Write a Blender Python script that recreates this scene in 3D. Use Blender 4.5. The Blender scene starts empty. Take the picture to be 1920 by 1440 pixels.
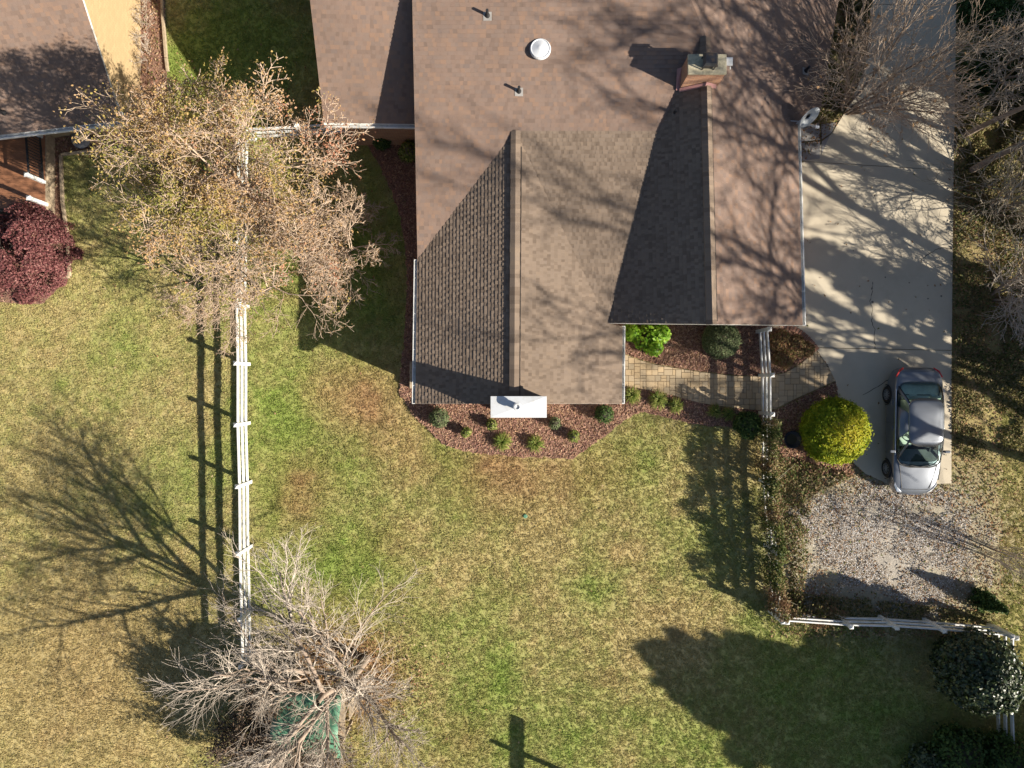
import bpy, bmesh, math, random
import numpy as np
from mathutils import Vector, Matrix

# ------------------------------------------------------------------ camera, sky, sun
F = 1333.0          # focal length in pixels of the 1920 px wide photograph
CAMH = 27.0         # drone height above the lawn
SC = bpy.context.scene
COL = SC.collection
cam_d = bpy.data.cameras.new('camera')
cam_d.sensor_width = 36.0
cam_d.lens = F / 1920.0 * 36.0
cam_d.clip_end = 600
cam = bpy.data.objects.new('camera', cam_d)
cam.location = (0, 0, CAMH)
cam.rotation_euler = (0, 0, 0)
COL.objects.link(cam)
SC.camera = cam

EL = math.radians(28.8)
AZ = math.radians(22.9)                 # shadows fall towards (-cos, +sin)
sun_dir = Vector((math.cos(AZ) * math.cos(EL), -math.sin(AZ) * math.cos(EL), math.sin(EL)))
W = bpy.data.worlds.new("World")
SC.world = W
W.use_nodes = True
nt = W.node_tree
sky = nt.nodes.new('ShaderNodeTexSky')
sky.sky_type = 'NISHITA'
sky.sun_disc = False
sky.sun_elevation = EL
sky.sun_rotation = math.radians(90) + AZ
sky.altitude = 200
sky.air_density = 1.0
sky.dust_density = 1.2
nt.nodes['Background'].inputs['Strength'].default_value = 0.05
nt.links.new(sky.outputs[0], nt.nodes['Background'].inputs[0])
sl = bpy.data.lights.new('sun', 'SUN')
sl.energy = 5.0
sl.angle = math.radians(0.53)
sl.color = (1.0, 0.91, 0.77)
so = bpy.data.objects.new('sun', sl)
so.rotation_euler = sun_dir.to_track_quat('Z', 'Y').to_euler()
COL.objects.link(so)
SC.view_settings.view_transform = 'Standard'
SC.view_settings.look = 'None'
SC.view_settings.exposure = 1.2
SC.view_settings.gamma = 1
SC.view_settings.use_curve_mapping = False
SC.cycles.max_bounces = 6
SC.cycles.transparent_max_bounces = 12
SC.cycles.caustics_reflective = False
SC.cycles.caustics_refractive = False

# ------------------------------------------------------------------ helpers
def P(px, py, z=0.0):
    s = (CAMH - z) / F
    return ((px - 960) * s, (720 - py) * s, z)

def XY(px, py, z=0.0):
    return P(px, py, z)[:2]

def tag(o, label=None, cat=None, group=None, kind=None):
    if label: o['label'] = label
    if cat: o['category'] = cat
    if group: o['group'] = group
    if kind: o['kind'] = kind
    return o

def empty(name, loc=(0, 0, 0), label=None, cat=None, group=None, rz=0):
    o = bpy.data.objects.new(name, None)
    o.location = loc
    o.rotation_euler = (0, 0, rz)
    o.empty_display_size = 0.3
    COL.objects.link(o)
    return tag(o, label, cat, group)

def link(name, me, mat=None, parent=None, loc=None, rz=None):
    o = bpy.data.objects.new(name, me)
    if mat is not None and len(me.materials) == 0:
        me.materials.append(mat)
    COL.objects.link(o)
    if parent is not None:
        o.parent = parent
    if loc is not None: o.location = loc
    if rz is not None: o.rotation_euler = (0, 0, rz)
    return o

def np_mesh(name, verts, faces, mat=None, parent=None, tone=None, smooth=False, loc=None):
    """verts (n,3); faces (m,k) one arity, fast path. tone: per-face float."""
    verts = np.asarray(verts, dtype=np.float32)
    if parent is not None and parent.type == 'EMPTY' and parent.parent is None:
        verts = verts - np.array(parent.location, dtype=np.float32)
    faces = np.asarray(faces, dtype=np.int32)
    m, k = faces.shape
    me = bpy.data.meshes.new(name)
    me.vertices.add(len(verts)); me.vertices.foreach_set('co', verts.ravel())
    me.loops.add(m * k); me.loops.foreach_set('vertex_index', faces.ravel())
    me.polygons.add(m)
    me.polygons.foreach_set('loop_start', np.arange(0, m * k, k, dtype=np.int32))
    me.polygons.foreach_set('use_smooth', np.full(m, smooth, dtype=bool))
    me.update(calc_edges=True)
    if tone is not None:
        a = me.attributes.new('tone', 'FLOAT', 'FACE')
        a.data.foreach_set('value', np.asarray(tone, dtype=np.float32))
    return link(name, me, mat, parent, loc)

def py_mesh(name, verts, faces, mat=None, parent=None, tone=None, smooth=False, rel=True):
    if rel and parent is not None and parent.type == 'EMPTY' and parent.parent is None:
        l = parent.location
        verts = [(v[0] - l[0], v[1] - l[1], v[2] - l[2]) for v in verts]
    me = bpy.data.meshes.new(name)
    me.from_pydata([tuple(v) for v in verts], [], faces)
    me.update()
    if smooth:
        me.polygons.foreach_set('use_smooth', [True] * len(me.polygons))
    if tone is not None:
        a = me.attributes.new('tone', 'FLOAT', 'FACE')
        a.data.foreach_set('value', list(tone))
    return link(name, me, mat, parent)

class MB:
    """collects boxes / prisms / tubes in world coordinates"""
    def __init__(s):
        s.v = []; s.f = []
    def add(s, vs, fs):
        n = len(s.v); s.v += [tuple(p) for p in vs]; s.f += [tuple(i + n for i in f) for f in fs]
        return s
    def box(s, c, d, rz=0, M=None):
        x, y, z = d[0] / 2, d[1] / 2, d[2] / 2
        vs = [Vector(((i & 1) * 2 - 1) * x if 0 else p) for i, p in enumerate([(-x, -y, -z), (x, -y, -z), (x, y, -z), (-x, y, -z), (-x, -y, z), (x, -y, z), (x, y, z), (-x, y, z)])]
        R = M if M is not None else Matrix.Rotation(rz, 3, 'Z')
        vs = [R @ v + Vector(c) for v in vs]
        return s.add(vs, [(0, 3, 2, 1), (4, 5, 6, 7), (0, 1, 5, 4), (1, 2, 6, 5), (2, 3, 7, 6), (3, 0, 4, 7)])
    def bar(s, a, b, w, h, up=(0, 0, 1)):
        a = Vector(a); b = Vector(b); d = (b - a)
        L = d.length; d = d / L
        side = d.cross(Vector(up))
        if side.length < 1e-4: side = Vector((1, 0, 0))
        side.normalize(); u = side.cross(d)
        vs = []
        for p in (a, b):
            for i, j in ((-1, -1), (1, -1), (1, 1), (-1, 1)):
                vs.append(p + side * (i * w / 2) + u * (j * h / 2))
        return s.add(vs, [(3, 2, 1, 0), (4, 5, 6, 7), (0, 1, 5, 4), (1, 2, 6, 5), (2, 3, 7, 6), (3, 0, 4, 7)])
    def tube(s, a, b, r0, r1=None, k=8, caps=True):
        r1 = r0 if r1 is None else r1
        a = Vector(a); b = Vector(b); d = (b - a).normalized()
        x = d.orthogonal().normalized(); y = d.cross(x)
        vs = []
        for p, r in ((a, r0), (b, r1)):
            for i in range(k):
                t = 2 * math.pi * i / k
                vs.append(p + x * (r * math.cos(t)) + y * (r * math.sin(t)))
        fs = [(i, (i + 1) % k, k + (i + 1) % k, k + i) for i in range(k)]
        if caps:
            fs += [tuple(reversed(range(k))), tuple(range(k, 2 * k))]
        return s.add(vs, fs)
    def lathe(s, c, prof, k=20):
        n = len(prof); vs = []
        for r, z in prof:
            for i in range(k):
                t = 2 * math.pi * i / k
                vs.append((c[0] + r * math.cos(t), c[1] + r * math.sin(t), c[2] + z))
        fs = []
        for j in range(n - 1):
            for i in range(k):
                fs.append((j * k + i, j * k + (i + 1) % k, (j + 1) * k + (i + 1) % k, (j + 1) * k + i))
        fs.append(tuple(range((n - 1) * k, n * k)))
        fs.append(tuple(reversed(range(k))))
        return s.add(vs, fs)
    def prism(s, poly, z0, z1):
        n = len(poly)
        vs = [(p[0], p[1], z0) for p in poly] + [(p[0], p[1], z1) for p in poly]
        A = sum(poly[i][0] * poly[(i + 1) % n][1] - poly[(i + 1) % n][0] * poly[i][1] for i in range(n))
        fs = [tuple(reversed(range(n))), tuple(range(n, 2 * n))] + [(i, (i + 1) % n, n + (i + 1) % n, n + i) for i in range(n)]
        if A < 0: fs = [tuple(reversed(f)) for f in fs]
        return s.add(vs, fs)
    def build(s, name, mat, parent=None, smooth=False, bevel=0):
        o = py_mesh(name, s.v, s.f, mat, parent, smooth=smooth)
        if bevel:
            m = o.modifiers.new('bevel', 'BEVEL'); m.width = bevel; m.segments = 2; m.limit_method = 'ANGLE'
        return o

# value noise, vectorised
def vnoise(x, y, seed=0):
    xi = np.floor(x).astype(np.int64); yi = np.floor(y).astype(np.int64)
    fx = x - xi; fy = y - yi
    fx = fx * fx * (3 - 2 * fx); fy = fy * fy * (3 - 2 * fy)
    def h(a, b):
        n = (a * 374761393 + b * 668265263 + seed * 1442695041) & 0x7fffffff
        n = ((n ^ (n >> 13)) * 1274126177) & 0x7fffffff
        n = (n ^ (n >> 16)) & 0xffff
        return n / 65535.0
    return (h(xi, yi) * (1 - fx) + h(xi + 1, yi) * fx) * (1 - fy) + (h(xi, yi + 1) * (1 - fx) + h(xi + 1, yi + 1) * fx) * fy

def fbm(x, y, scale, seed=0, octv=4):
    s = 0; a = 0.5; t = 0
    for o in range(octv):
        s = s + a * vnoise(x / scale * 2 ** o + 17.3 * o, y / scale * 2 ** o - 9.1 * o, seed + o)
        t += a; a *= 0.55
    return s / t

def inside(poly, x, y):
    r = np.zeros(x.shape, bool); n = len(poly)
    for i in range(n):
        x0, y0 = poly[i][0], poly[i][1]; x1, y1 = poly[(i + 1) % n][0], poly[(i + 1) % n][1]
        c = ((y0 > y) != (y1 > y))
        with np.errstate(divide='ignore', invalid='ignore'):
            xx = (x1 - x0) * (y - y0) / (y1 - y0 if y1 != y0 else 1e-9) + x0
        r ^= c & (x < xx)
    return r

# ------------------------------------------------------------------ materials
def new_mat(name):
    m = bpy.data.materials.new(name); m.use_nodes = True
    return m, m.node_tree, m.node_tree.nodes['Principled BSDF']

def plain(name, col, rough=0.6, noise=0.12, nscale=8.0, bump=0.0, bscale=60.0, metal=0.0, spec=0.4, dirt=None, dscale=1.5, coat=0.0):
    m, t, b = new_mat(name)
    b.inputs['Roughness'].default_value = rough
    b.inputs['Metallic'].default_value = metal
    b.inputs['Specular IOR Level'].default_value = spec
    if coat:
        b.inputs['Coat Weight'].default_value = coat
        b.inputs['Coat Roughness'].default_value = 0.05
    tc = t.nodes.new('ShaderNodeTexCoord')
    n = t.nodes.new('ShaderNodeTexNoise'); n.inputs['Scale'].default_value = nscale; n.inputs['Detail'].default_value = 5
    t.links.new(tc.outputs['Object'], n.inputs['Vector'])
    mp = t.nodes.new('ShaderNodeMapRange')
    mp.inputs[1].default_value = 0.25; mp.inputs[2].default_value = 0.75
    mp.inputs[3].default_value = 1 - noise; mp.inputs[4].default_value = 1 + noise
    t.links.new(n.outputs['Fac'], mp.inputs[0])
    mx = t.nodes.new('ShaderNodeMix'); mx.data_type = 'RGBA'; mx.blend_type = 'MULTIPLY'
    mx.inputs['Factor'].default_value = 1
    mx.inputs['A'].default_value = (*col, 1)
    t.links.new(mp.outputs[0], mx.inputs['B'])
    out = mx.outputs['Result']
    if dirt:
        n2 = t.nodes.new('ShaderNodeTexNoise'); n2.inputs['Scale'].default_value = dscale; n2.inputs['Detail'].default_value = 6
        n2.inputs['Roughness'].default_value = 0.65
        t.links.new(tc.outputs['Object'], n2.inputs['Vector'])
        r = t.nodes.new('ShaderNodeMapRange'); r.inputs[1].default_value = 0.5; r.inputs[2].default_value = 0.72
        t.links.new(n2.outputs['Fac'], r.inputs[0])
        m2 = t.nodes.new('ShaderNodeMix'); m2.data_type = 'RGBA'
        t.links.new(r.outputs[0], m2.inputs['Factor']); t.links.new(out, m2.inputs['A']); m2.inputs['B'].default_value = (*dirt, 1)
        out = m2.outputs['Result']
    t.links.new(out, b.inputs['Base Color'])
    if bump:
        n3 = t.nodes.new('ShaderNodeTexNoise'); n3.inputs['Scale'].default_value = bscale; n3.inputs['Detail'].default_value = 4
        t.links.new(tc.outputs['Object'], n3.inputs['Vector'])
        bp = t.nodes.new('ShaderNodeBump'); bp.inputs['Strength'].default_value = bump; bp.inputs['Distance'].default_value = 0.02
        t.links.new(n3.outputs['Fac'], bp.inputs['Height']); t.links.new(bp.outputs[0], b.inputs['Normal'])
    return m

def toned(name, cols, rough=0.8, attr='tone', trans=0.0, bump=0.0, bscale=120.0, big=0.0, bigscale=0.6, spec=0.2, kind='GEOMETRY'):
    """colour ramp driven by the per-face float attribute 'tone'"""
    m, t, b = new_mat(name)
    b.inputs['Roughness'].default_value = rough
    b.inputs['Specular IOR Level'].default_value = spec
    a = t.nodes.new('ShaderNodeAttribute'); a.attribute_type = kind; a.attribute_name = attr
    r = t.nodes.new('ShaderNodeValToRGB')
    el = r.color_ramp.elements
    n = len(cols)
    el[0].position = 0; el[0].color = (*cols[0], 1)
    el[1].position = 1; el[1].color = (*cols[-1], 1)
    for i in range(1, n - 1):
        e = el.new(i / (n - 1)); e.color = (*cols[i], 1)
    t.links.new(a.outputs['Fac'], r.inputs[0])
    out = r.outputs[0]
    tc = t.nodes.new('ShaderNodeTexCoord')
    if big:
        n2 = t.nodes.new('ShaderNodeTexNoise'); n2.inputs['Scale'].default_value = bigscale; n2.inputs['Detail'].default_value = 5
        t.links.new(tc.outputs['Object'], n2.inputs['Vector'])
        mp = t.nodes.new('ShaderNodeMapRange'); mp.inputs[1].default_value = 0.3; mp.inputs[2].default_value = 0.7
        mp.inputs[3].default_value = 1 - big; mp.inputs[4].default_value = 1 + big
        t.links.new(n2.outputs['Fac'], mp.inputs[0])
        mx = t.nodes.new('ShaderNodeMix'); mx.data_type = 'RGBA'; mx.blend_type = 'MULTIPLY'; mx.inputs['Factor'].default_value = 1
        t.links.new(out, mx.inputs['A']); t.links.new(mp.outputs[0], mx.inputs['B'])
        out = mx.outputs['Result']
    t.links.new(out, b.inputs['Base Color'])
    if bump:
        n3 = t.nodes.new('ShaderNodeTexNoise'); n3.inputs['Scale'].default_value = bscale; n3.inputs['Detail'].default_value = 3
        t.links.new(tc.outputs['Object'], n3.inputs['Vector'])
        bp = t.nodes.new('ShaderNodeBump'); bp.inputs['Strength'].default_value = bump; bp.inputs['Distance'].default_value = 0.01
        t.links.new(n3.outputs['Fac'], bp.inputs['Height']); t.links.new(bp.outputs[0], b.inputs['Normal'])
    if trans:
        tr = t.nodes.new('ShaderNodeBsdfTranslucent'); t.links.new(out, tr.inputs['Color'])
        ms = t.nodes.new('ShaderNodeMixShader'); ms.inputs[0].default_value = trans
        t.links.new(b.outputs[0], ms.inputs[1]); t.links.new(tr.outputs[0], ms.inputs[2])
        t.links.new(ms.outputs[0], t.nodes['Material Output'].inputs[0])
    return m

def tint_mat(name, kind='INSTANCER', noise=0.25, nscale=30, bump=0.0, bscale=40, trans=0.0, bdist=0.03):
    m, t, b = new_mat(name)
    b.inputs['Roughness'].default_value = 0.9
    b.inputs['Specular IOR Level'].default_value = 0.15
    a = t.nodes.new('ShaderNodeAttribute'); a.attribute_type = kind; a.attribute_name = 'tint'
    tc = t.nodes.new('ShaderNodeTexCoord')
    n = t.nodes.new('ShaderNodeTexNoise'); n.inputs['Scale'].default_value = nscale; n.inputs['Detail'].default_value = 6; n.inputs['Roughness'].default_value = 0.7
    t.links.new(tc.outputs['Object'], n.inputs['Vector'])
    mp = t.nodes.new('ShaderNodeMapRange'); mp.inputs[1].default_value = 0.3; mp.inputs[2].default_value = 0.7
    mp.inputs[3].default_value = 1 - noise; mp.inputs[4].default_value = 1 + noise
    t.links.new(n.outputs['Fac'], mp.inputs[0])
    mx = t.nodes.new('ShaderNodeMix'); mx.data_type = 'RGBA'; mx.blend_type = 'MULTIPLY'; mx.inputs['Factor'].default_value = 1
    t.links.new(a.outputs['Color'], mx.inputs['A']); t.links.new(mp.outputs[0], mx.inputs['B'])
    t.links.new(mx.outputs['Result'], b.inputs['Base Color'])
    if bump:
        n3 = t.nodes.new('ShaderNodeTexNoise'); n3.inputs['Scale'].default_value = bscale; n3.inputs['Detail'].default_value = 4
        t.links.new(tc.outputs['Object'], n3.inputs['Vector'])
        bp = t.nodes.new('ShaderNodeBump'); bp.inputs['Strength'].default_value = bump; bp.inputs['Distance'].default_value = bdist
        t.links.new(n3.outputs['Fac'], bp.inputs['Height']); t.links.new(bp.outputs[0], b.inputs['Normal'])
    if trans:
        tr = t.nodes.new('ShaderNodeBsdfTranslucent'); t.links.new(mx.outputs['Result'], tr.inputs['Color'])
        ms = t.nodes.new('ShaderNodeMixShader'); ms.inputs[0].default_value = trans
        t.links.new(b.outputs[0], ms.inputs[1]); t.links.new(tr.outputs[0], ms.inputs[2])
        t.links.new(ms.outputs[0], t.nodes['Material Output'].inputs[0])
    return m

def brick_mat(name, c1, c2, mortar, axis='X', bw=0.2, bh=0.07):
    m, t, b = new_mat(name)
    b.inputs['Roughness'].default_value = 0.9
    tc = t.nodes.new('ShaderNodeTexCoord'); sp = t.nodes.new('ShaderNodeSeparateXYZ'); cb = t.nodes.new('ShaderNodeCombineXYZ')
    t.links.new(tc.outputs['Object'], sp.inputs[0])
    ad = t.nodes.new('ShaderNodeMath'); ad.operation = 'ADD'
    t.links.new(sp.outputs['X'], ad.inputs[0]); t.links.new(sp.outputs['Y'], ad.inputs[1])
    t.links.new(ad.outputs[0], cb.inputs[0]); t.links.new(sp.outputs['Z'], cb.inputs[1])
    br = t.nodes.new('ShaderNodeTexBrick')
    br.inputs['Color1'].default_value = (*c1, 1); br.inputs['Color2'].default_value = (*c2, 1); br.inputs['Mortar'].default_value = (*mortar, 1)
    br.inputs['Scale'].default_value = 1; br.inputs['Brick Width'].default_value = bw; br.inputs['Row Height'].default_value = bh
    br.inputs['Mortar Size'].default_value = 0.006
    t.links.new(cb.outputs[0], br.inputs['Vector']); t.links.new(br.outputs['Color'], b.inputs['Base Color'])
    bp = t.nodes.new('ShaderNodeBump'); bp.inputs['Strength'].default_value = 0.6; bp.inputs['Distance'].default_value = 0.008; bp.invert = True
    t.links.new(br.outputs['Fac'], bp.inputs['Height']); t.links.new(bp.outputs[0], b.inputs['Normal'])
    return m

M = {}
M['white'] = plain('white_vinyl', (0.66, 0.66, 0.65), 0.45, 0.05, 5, dirt=(0.44, 0.45, 0.38), dscale=4)
M['fascia'] = plain('painted_trim', (0.6, 0.58, 0.54), 0.6, 0.06, 5)
M['siding'] = plain('beige_siding', (0.42, 0.37, 0.29), 0.7, 0.06, 3)
M['metal_white'] = plain('white_painted_metal', (0.55, 0.57, 0.60), 0.45, 0.05, 2, dirt=(0.46, 0.46, 0.44), dscale=2.5)
M['metal_dark'] = plain('dark_flue_metal', (0.05, 0.052, 0.06), 0.35, 0.3, 8, metal=0.6, dirt=(0.16, 0.11, 0.07), dscale=6)
M['rubber'] = plain('black_pipe', (0.02, 0.02, 0.022), 0.6)
M['mortar_cap'] = plain('mortar_crown', (0.44, 0.39, 0.27), 0.9, 0.25, 10, bump=0.6, bscale=12, dirt=(0.2, 0.19, 0.15), dscale=6)
M['brick'] = brick_mat('orange_brick', (0.40, 0.20, 0.11), (0.28, 0.13, 0.08), (0.35, 0.29, 0.22))
M['brick_tan'] = brick_mat('tan_brick', (0.40, 0.29, 0.155), (0.35, 0.25, 0.13), (0.27, 0.20, 0.12))
M['flashing'] = plain('flashing', (0.32, 0.16, 0.15), 0.5, 0.1)
M['concrete'] = plain('driveway_concrete', (0.47, 0.415, 0.32), 0.9, 0.10, 0.9, bump=0.25, bscale=90, dirt=(0.36, 0.31, 0.235), dscale=0.45)
M['crack'] = plain('crack_fill', (0.045, 0.04, 0.035), 1.0)
M['stain'] = plain('oil_stain', (0.12, 0.11, 0.10), 0.8)
M['flag'] = plain('flagstone', (0.27, 0.26, 0.25), 0.9, 0.2, 4, bump=0.3)
M['timber'] = plain('weathered_timber', (0.33, 0.26, 0.18), 0.9, 0.3, 9, bump=0.4)
M['soil'] = plain('mulch_ground', (0.20, 0.115, 0.082), 1.0, 0.5, 22, bump=1.0, bscale=26)
M['gravel_base'] = plain('gravel_base', (0.30, 0.245, 0.185), 1.0, 0.4, 9, bump=0.8, bscale=40)
M['bark'] = plain('grey_bark', (0.27, 0.21, 0.165), 0.95, 0.3, 8, bump=0.6, bscale=25)
M['bark_dark'] = plain('dark_bark', (0.115, 0.092, 0.072), 0.95, 0.3, 8, bump=0.6)
M['paver'] = toned('paver_concrete', [(0.37, 0.28, 0.175), (0.44, 0.335, 0.21), (0.34, 0.275, 0.19), (0.41, 0.325, 0.22)], 0.9, bump=0.3)
M['joint'] = plain('joint_sand', (0.17, 0.13, 0.09), 1.0, 0.3, 20)
M['edge_brick'] = plain('clay_edging', (0.25, 0.13, 0.09), 0.9, 0.3, 6, bump=0.3)
M['shingle'] = toned('brown_shingles', [(0.150, 0.108, 0.088), (0.186, 0.130, 0.104), (0.196, 0.140, 0.113), (0.174, 0.129, 0.108), (0.222, 0.145, 0.105), (0.160, 0.121, 0.105)], 0.92, bump=0.35, bscale=150, big=0.09)
M['shingle_tan'] = toned('tan_shingles', [(0.140, 0.105, 0.080), (0.168, 0.128, 0.098), (0.192, 0.147, 0.113), (0.205, 0.158, 0.122), (0.212, 0.160, 0.119), (0.196, 0.152, 0.120)], 0.92, bump=0.35, bscale=150, big=0.10, bigscale=0.45)  # same shingle as the brown one, in a slightly tanner tone
M['deck'] = plain('stained_deck_board', (0.25, 0.115, 0.06), 0.6, 0.25, 5, bump=0.2)
M['green_tarp'] = plain('green_tarp', (0.09, 0.22, 0.14), 0.5, 0.2, 3, bump=0.4, bscale=5, dirt=(0.15, 0.2, 0.13), dscale=2)
M['tree_leaf'] = toned('autumn_leaves', [(0.19, 0.20, 0.05), (0.30, 0.25, 0.07), (0.37, 0.27, 0.10), (0.40, 0.24, 0.12), (0.38, 0.27, 0.16), (0.39, 0.18, 0.11)], 0.7, trans=0.3)
M['dry_leaf'] = toned('dry_leaves', [(0.16, 0.09, 0.05), (0.27, 0.17, 0.09), (0.38, 0.28, 0.16)], 0.8, trans=0.2)
M['shade_leaf'] = toned('sun_blocking_leaves', [(0.035, 0.03, 0.02), (0.08, 0.055, 0.035), (0.14, 0.09, 0.06)], 0.8)
M['maple'] = toned('maple_leaves', [(0.07, 0.022, 0.026), (0.13, 0.042, 0.045), (0.20, 0.08, 0.075), (0.28, 0.15, 0.13)], 0.6, trans=0.2)
M['golden'] = toned('golden_foliage', [(0.10, 0.17, 0.012), (0.22, 0.29, 0.015), (0.37, 0.36, 0.02), (0.42, 0.33, 0.025)], 0.6, trans=0.3)
M['greygreen'] = toned('grey_green_foliage', [(0.05, 0.075, 0.03), (0.10, 0.13, 0.055), (0.17, 0.185, 0.10)], 0.7, trans=0.15)
M['bright'] = toned('bright_leaves', [(0.07, 0.17, 0.01), (0.15, 0.30, 0.02), (0.28, 0.42, 0.05)], 0.45, trans=0.3)
M['strap'] = toned('strap_leaves', [(0.06, 0.12, 0.015), (0.16, 0.20, 0.04), (0.33, 0.31, 0.10)], 0.55, trans=0.25)
M['dark_leaf'] = toned('dark_evergreen', [(0.012, 0.025, 0.009), (0.03, 0.055, 0.016), (0.06, 0.085, 0.03), (0.11, 0.13, 0.065)], 0.4, trans=0.1, spec=0.5)
M['ever'] = toned('evergreen_needles', [(0.02, 0.045, 0.012), (0.045, 0.085, 0.02), (0.09, 0.14, 0.035)], 0.6, trans=0.15)
M['vine'] = toned('vine_leaves', [(0.05, 0.075, 0.02), (0.11, 0.14, 0.04), (0.20, 0.18, 0.07), (0.27, 0.20, 0.11), (0.22, 0.125, 0.07)], 0.6, trans=0.25)
M['olive'] = toned('olive_groundcover', [(0.05, 0.065, 0.018), (0.14, 0.14, 0.05), (0.24, 0.20, 0.09), (0.28, 0.21, 0.12)], 0.8, trans=0.2)
M['redshrub'] = toned('barberry_leaves', [(0.12, 0.05, 0.03), (0.24, 0.12, 0.06), (0.15, 0.14, 0.04), (0.30, 0.19, 0.10)], 0.7, trans=0.2)
M['grass_i'] = tint_mat('grass_blades', 'INSTANCER', noise=0.2, nscale=20, trans=0.3)
M['leaf_i'] = tint_mat('litter_leaf', 'INSTANCER', noise=0.1, trans=0.1)
M['ground'] = tint_mat('lawn_soil', 'GEOMETRY', noise=0.22, nscale=16, bump=0.8, bscale=22, bdist=0.03)

# ------------------------------------------------------------------ lawn colours
def blob(x, y, px, py, r):
    cx, cy = XY(px, py); r = r / 49.4
    return np.exp(-((x - cx) ** 2 + (y - cy) ** 2) / (r * r))

FENCE_L = XY(468, 720)[0]
def ground_z(x, y):
    return 0.035 * (fbm(x, y, 0.45, 5, 3) - 0.5) + 0.05 * (fbm(x, y, 2.5, 8, 2) - 0.5) - 0.035

def lawn_tint(x, y, gj=0.0):
    n1 = fbm(x, y, 3.2, 3); n2 = fbm(x, y, 0.9, 11); n3 = fbm(x, y, 1.6, 29)
    g = 0.34 + 1.15 * (n1 - 0.5) + 0.6 * (n2 - 0.5) + 0.5 * (fbm(x, y, 0.22, 47, 2) - .5)
    left = 1 / (1 + np.exp((x - FENCE_L) * 3))
    g += -0.06 * left
    for a in [(520, 760, 110, .55), (520, 930, 90, .45), (500, 1080, 80, .5), (650, 700, 90, .25), (640, 850, 100, .25), (1120, 1095, 60, .7), (830, 830, 50, .45),
              (860, 900, 60, .4), (760, 1000, 110, .25), (1000, 1400, 130, .45), (860, 1380, 90, .35), (1250, 830, 80, .12), (640, 1090, 90, .35), (250, 480, 120, .25),
              (230, 620, 90, .25), (200, 340, 120, .35), (450, 60, 160, .6), (900, 1250, 60, .35), (860, 1180, 70, .3), (1480, 1300, 200, .35), (1350, 1000, 60, .15),
              (340, 130, 60, .7), (1600, 1400, 200, .3), (650, 500, 150, .6)]:
        g = g + a[3] * blob(x, y, *a[:3])
    for a in [(60, 700, 150, .12), (200, 1300, 240, .38), (60, 1150, 200, .3), (150, 800, 150, .12), (1150, 1200, 200, .25), (1250, 1130, 150, .2), (1000, 1000, 120, .15), (1300, 900, 90, .15)]:
        g = g - a[3] * blob(x, y, *a[:3])
    g = np.clip(np.clip(g, 0, 1) + gj, 0, 1.1)
    b = np.clip(1.3 * (n3 - 0.62), 0, 1)
    for a in [(660, 740, 60, .75), (590, 730, 40, .4), (570, 900, 60, .6), (560, 960, 40, .5), (900, 880, 70, .55), (970, 900, 70, .55), (720, 770, 60, .5), (760, 850, 60, .35),
              (730, 1010, 50, .4), (1080, 900, 60, .35), (160, 1250, 170, .3), (620, 1250, 80, 1.0), (680, 1270, 60, .8), (1150, 870, 50, .3), (590, 1260, 60, .6), (690, 1330, 50, .5), (880, 1390, 40, .4)]:
        b = b + a[3] * blob(x, y, *a[:3]) * (0.4 + 1.2 * n2)
    b = np.clip(b, 0, 1)[..., None]
    tan = np.array([0.37, 0.305, 0.14]); grn = np.array([0.20, 0.258, 0.06]); brn = np.array([0.32, 0.18, 0.10])
    c = tan * (1 - g[..., None]) + grn * g[..., None]
    c = c * (1 - b * 0.8) + brn * b * 0.8
    # golden strip far right, litter zone
    v = 0.86 + 0.28 * fbm(x, y, 0.35, 77, 2)
    return c * v[..., None]

driveway_px = [(1632, -60), (1630, 60), (1622, 130), (1596, 190), (1560, 250), (1505, 305), (1440, 320), (1440, 615), (1483, 615), (1506, 630), (1530, 655), (1550, 683), (1566, 714),
               (1574, 760), (1584, 830), (1600, 868), (1622, 888), (1668, 908), (1720, 908), (1783, 906), (1783, 690), (1787, 330), (1793, -60)]
walk_px = [(1150, 655), (1167, 663), (1195, 674), (1230, 684), (1270, 691), (1310, 697), (1375, 705), (1430, 706), (1470, 700), (1500, 683), (1530, 656), (1549, 684), (1566, 714),
           (1530, 730), (1490, 748), (1455, 766), (1428, 770), (1370, 764), (1310, 755), (1260, 741), (1215, 731), (1180, 725), (1150, 722)]
bed_front_px = [(748, 735), (760, 755), (778, 783), (800, 802), (815, 818), (838, 836), (870, 846), (905, 851), (960, 855), (1020, 858), (1072, 860), (1100, 842), (1150, 803), (1188, 777), (1205, 772),
                (1240, 780), (1300, 795), (1370, 800), (1432, 804), (1432, 768), (1370, 762), (1310, 753), (1260, 739), (1215, 729), (1180, 722), (1150, 715), (1150, 690), (780, 690), (752, 690)]
bed_left_px = [(672, 245), (706, 300), (744, 380), (762, 470), (762, 560), (758, 640), (752, 700), (756, 740), (830, 740), (830, 245)]
bed_entry_px = [(1150, 600), (1430, 600), (1500, 600), (1492, 622), (1510, 640), (1528, 654), (1500, 681), (1470, 698), (1430, 704), (1375, 703), (1310, 695), (1270, 689), (1230, 682), (1195, 672), (1150, 655)]
bed_bush_px = [(1430, 770), (1457, 768), (1492, 750), (1532, 732), (1567, 716), (1576, 762), (1584, 830), (1600, 868), (1600, 895), (1540, 890), (1490, 880), (1450, 850), (1432, 830)]
bed_right_px = [(1440, 312), (1506, 304), (1560, 249), (1596, 189), (1621, 129), (1628, 60), (1630, -60), (1520, -60), (1500, 60), (1470, 235), (1440, 250)]
bed_neigh_px = [(240, -60), (307, -60), (310, 30), (313, 130), (316, 250), (232, 277), (117, 290), (121, 400), (131, 520), (80, 570), (40, 570), (-60, 560), (-60, 225), (270, 225)]
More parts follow.
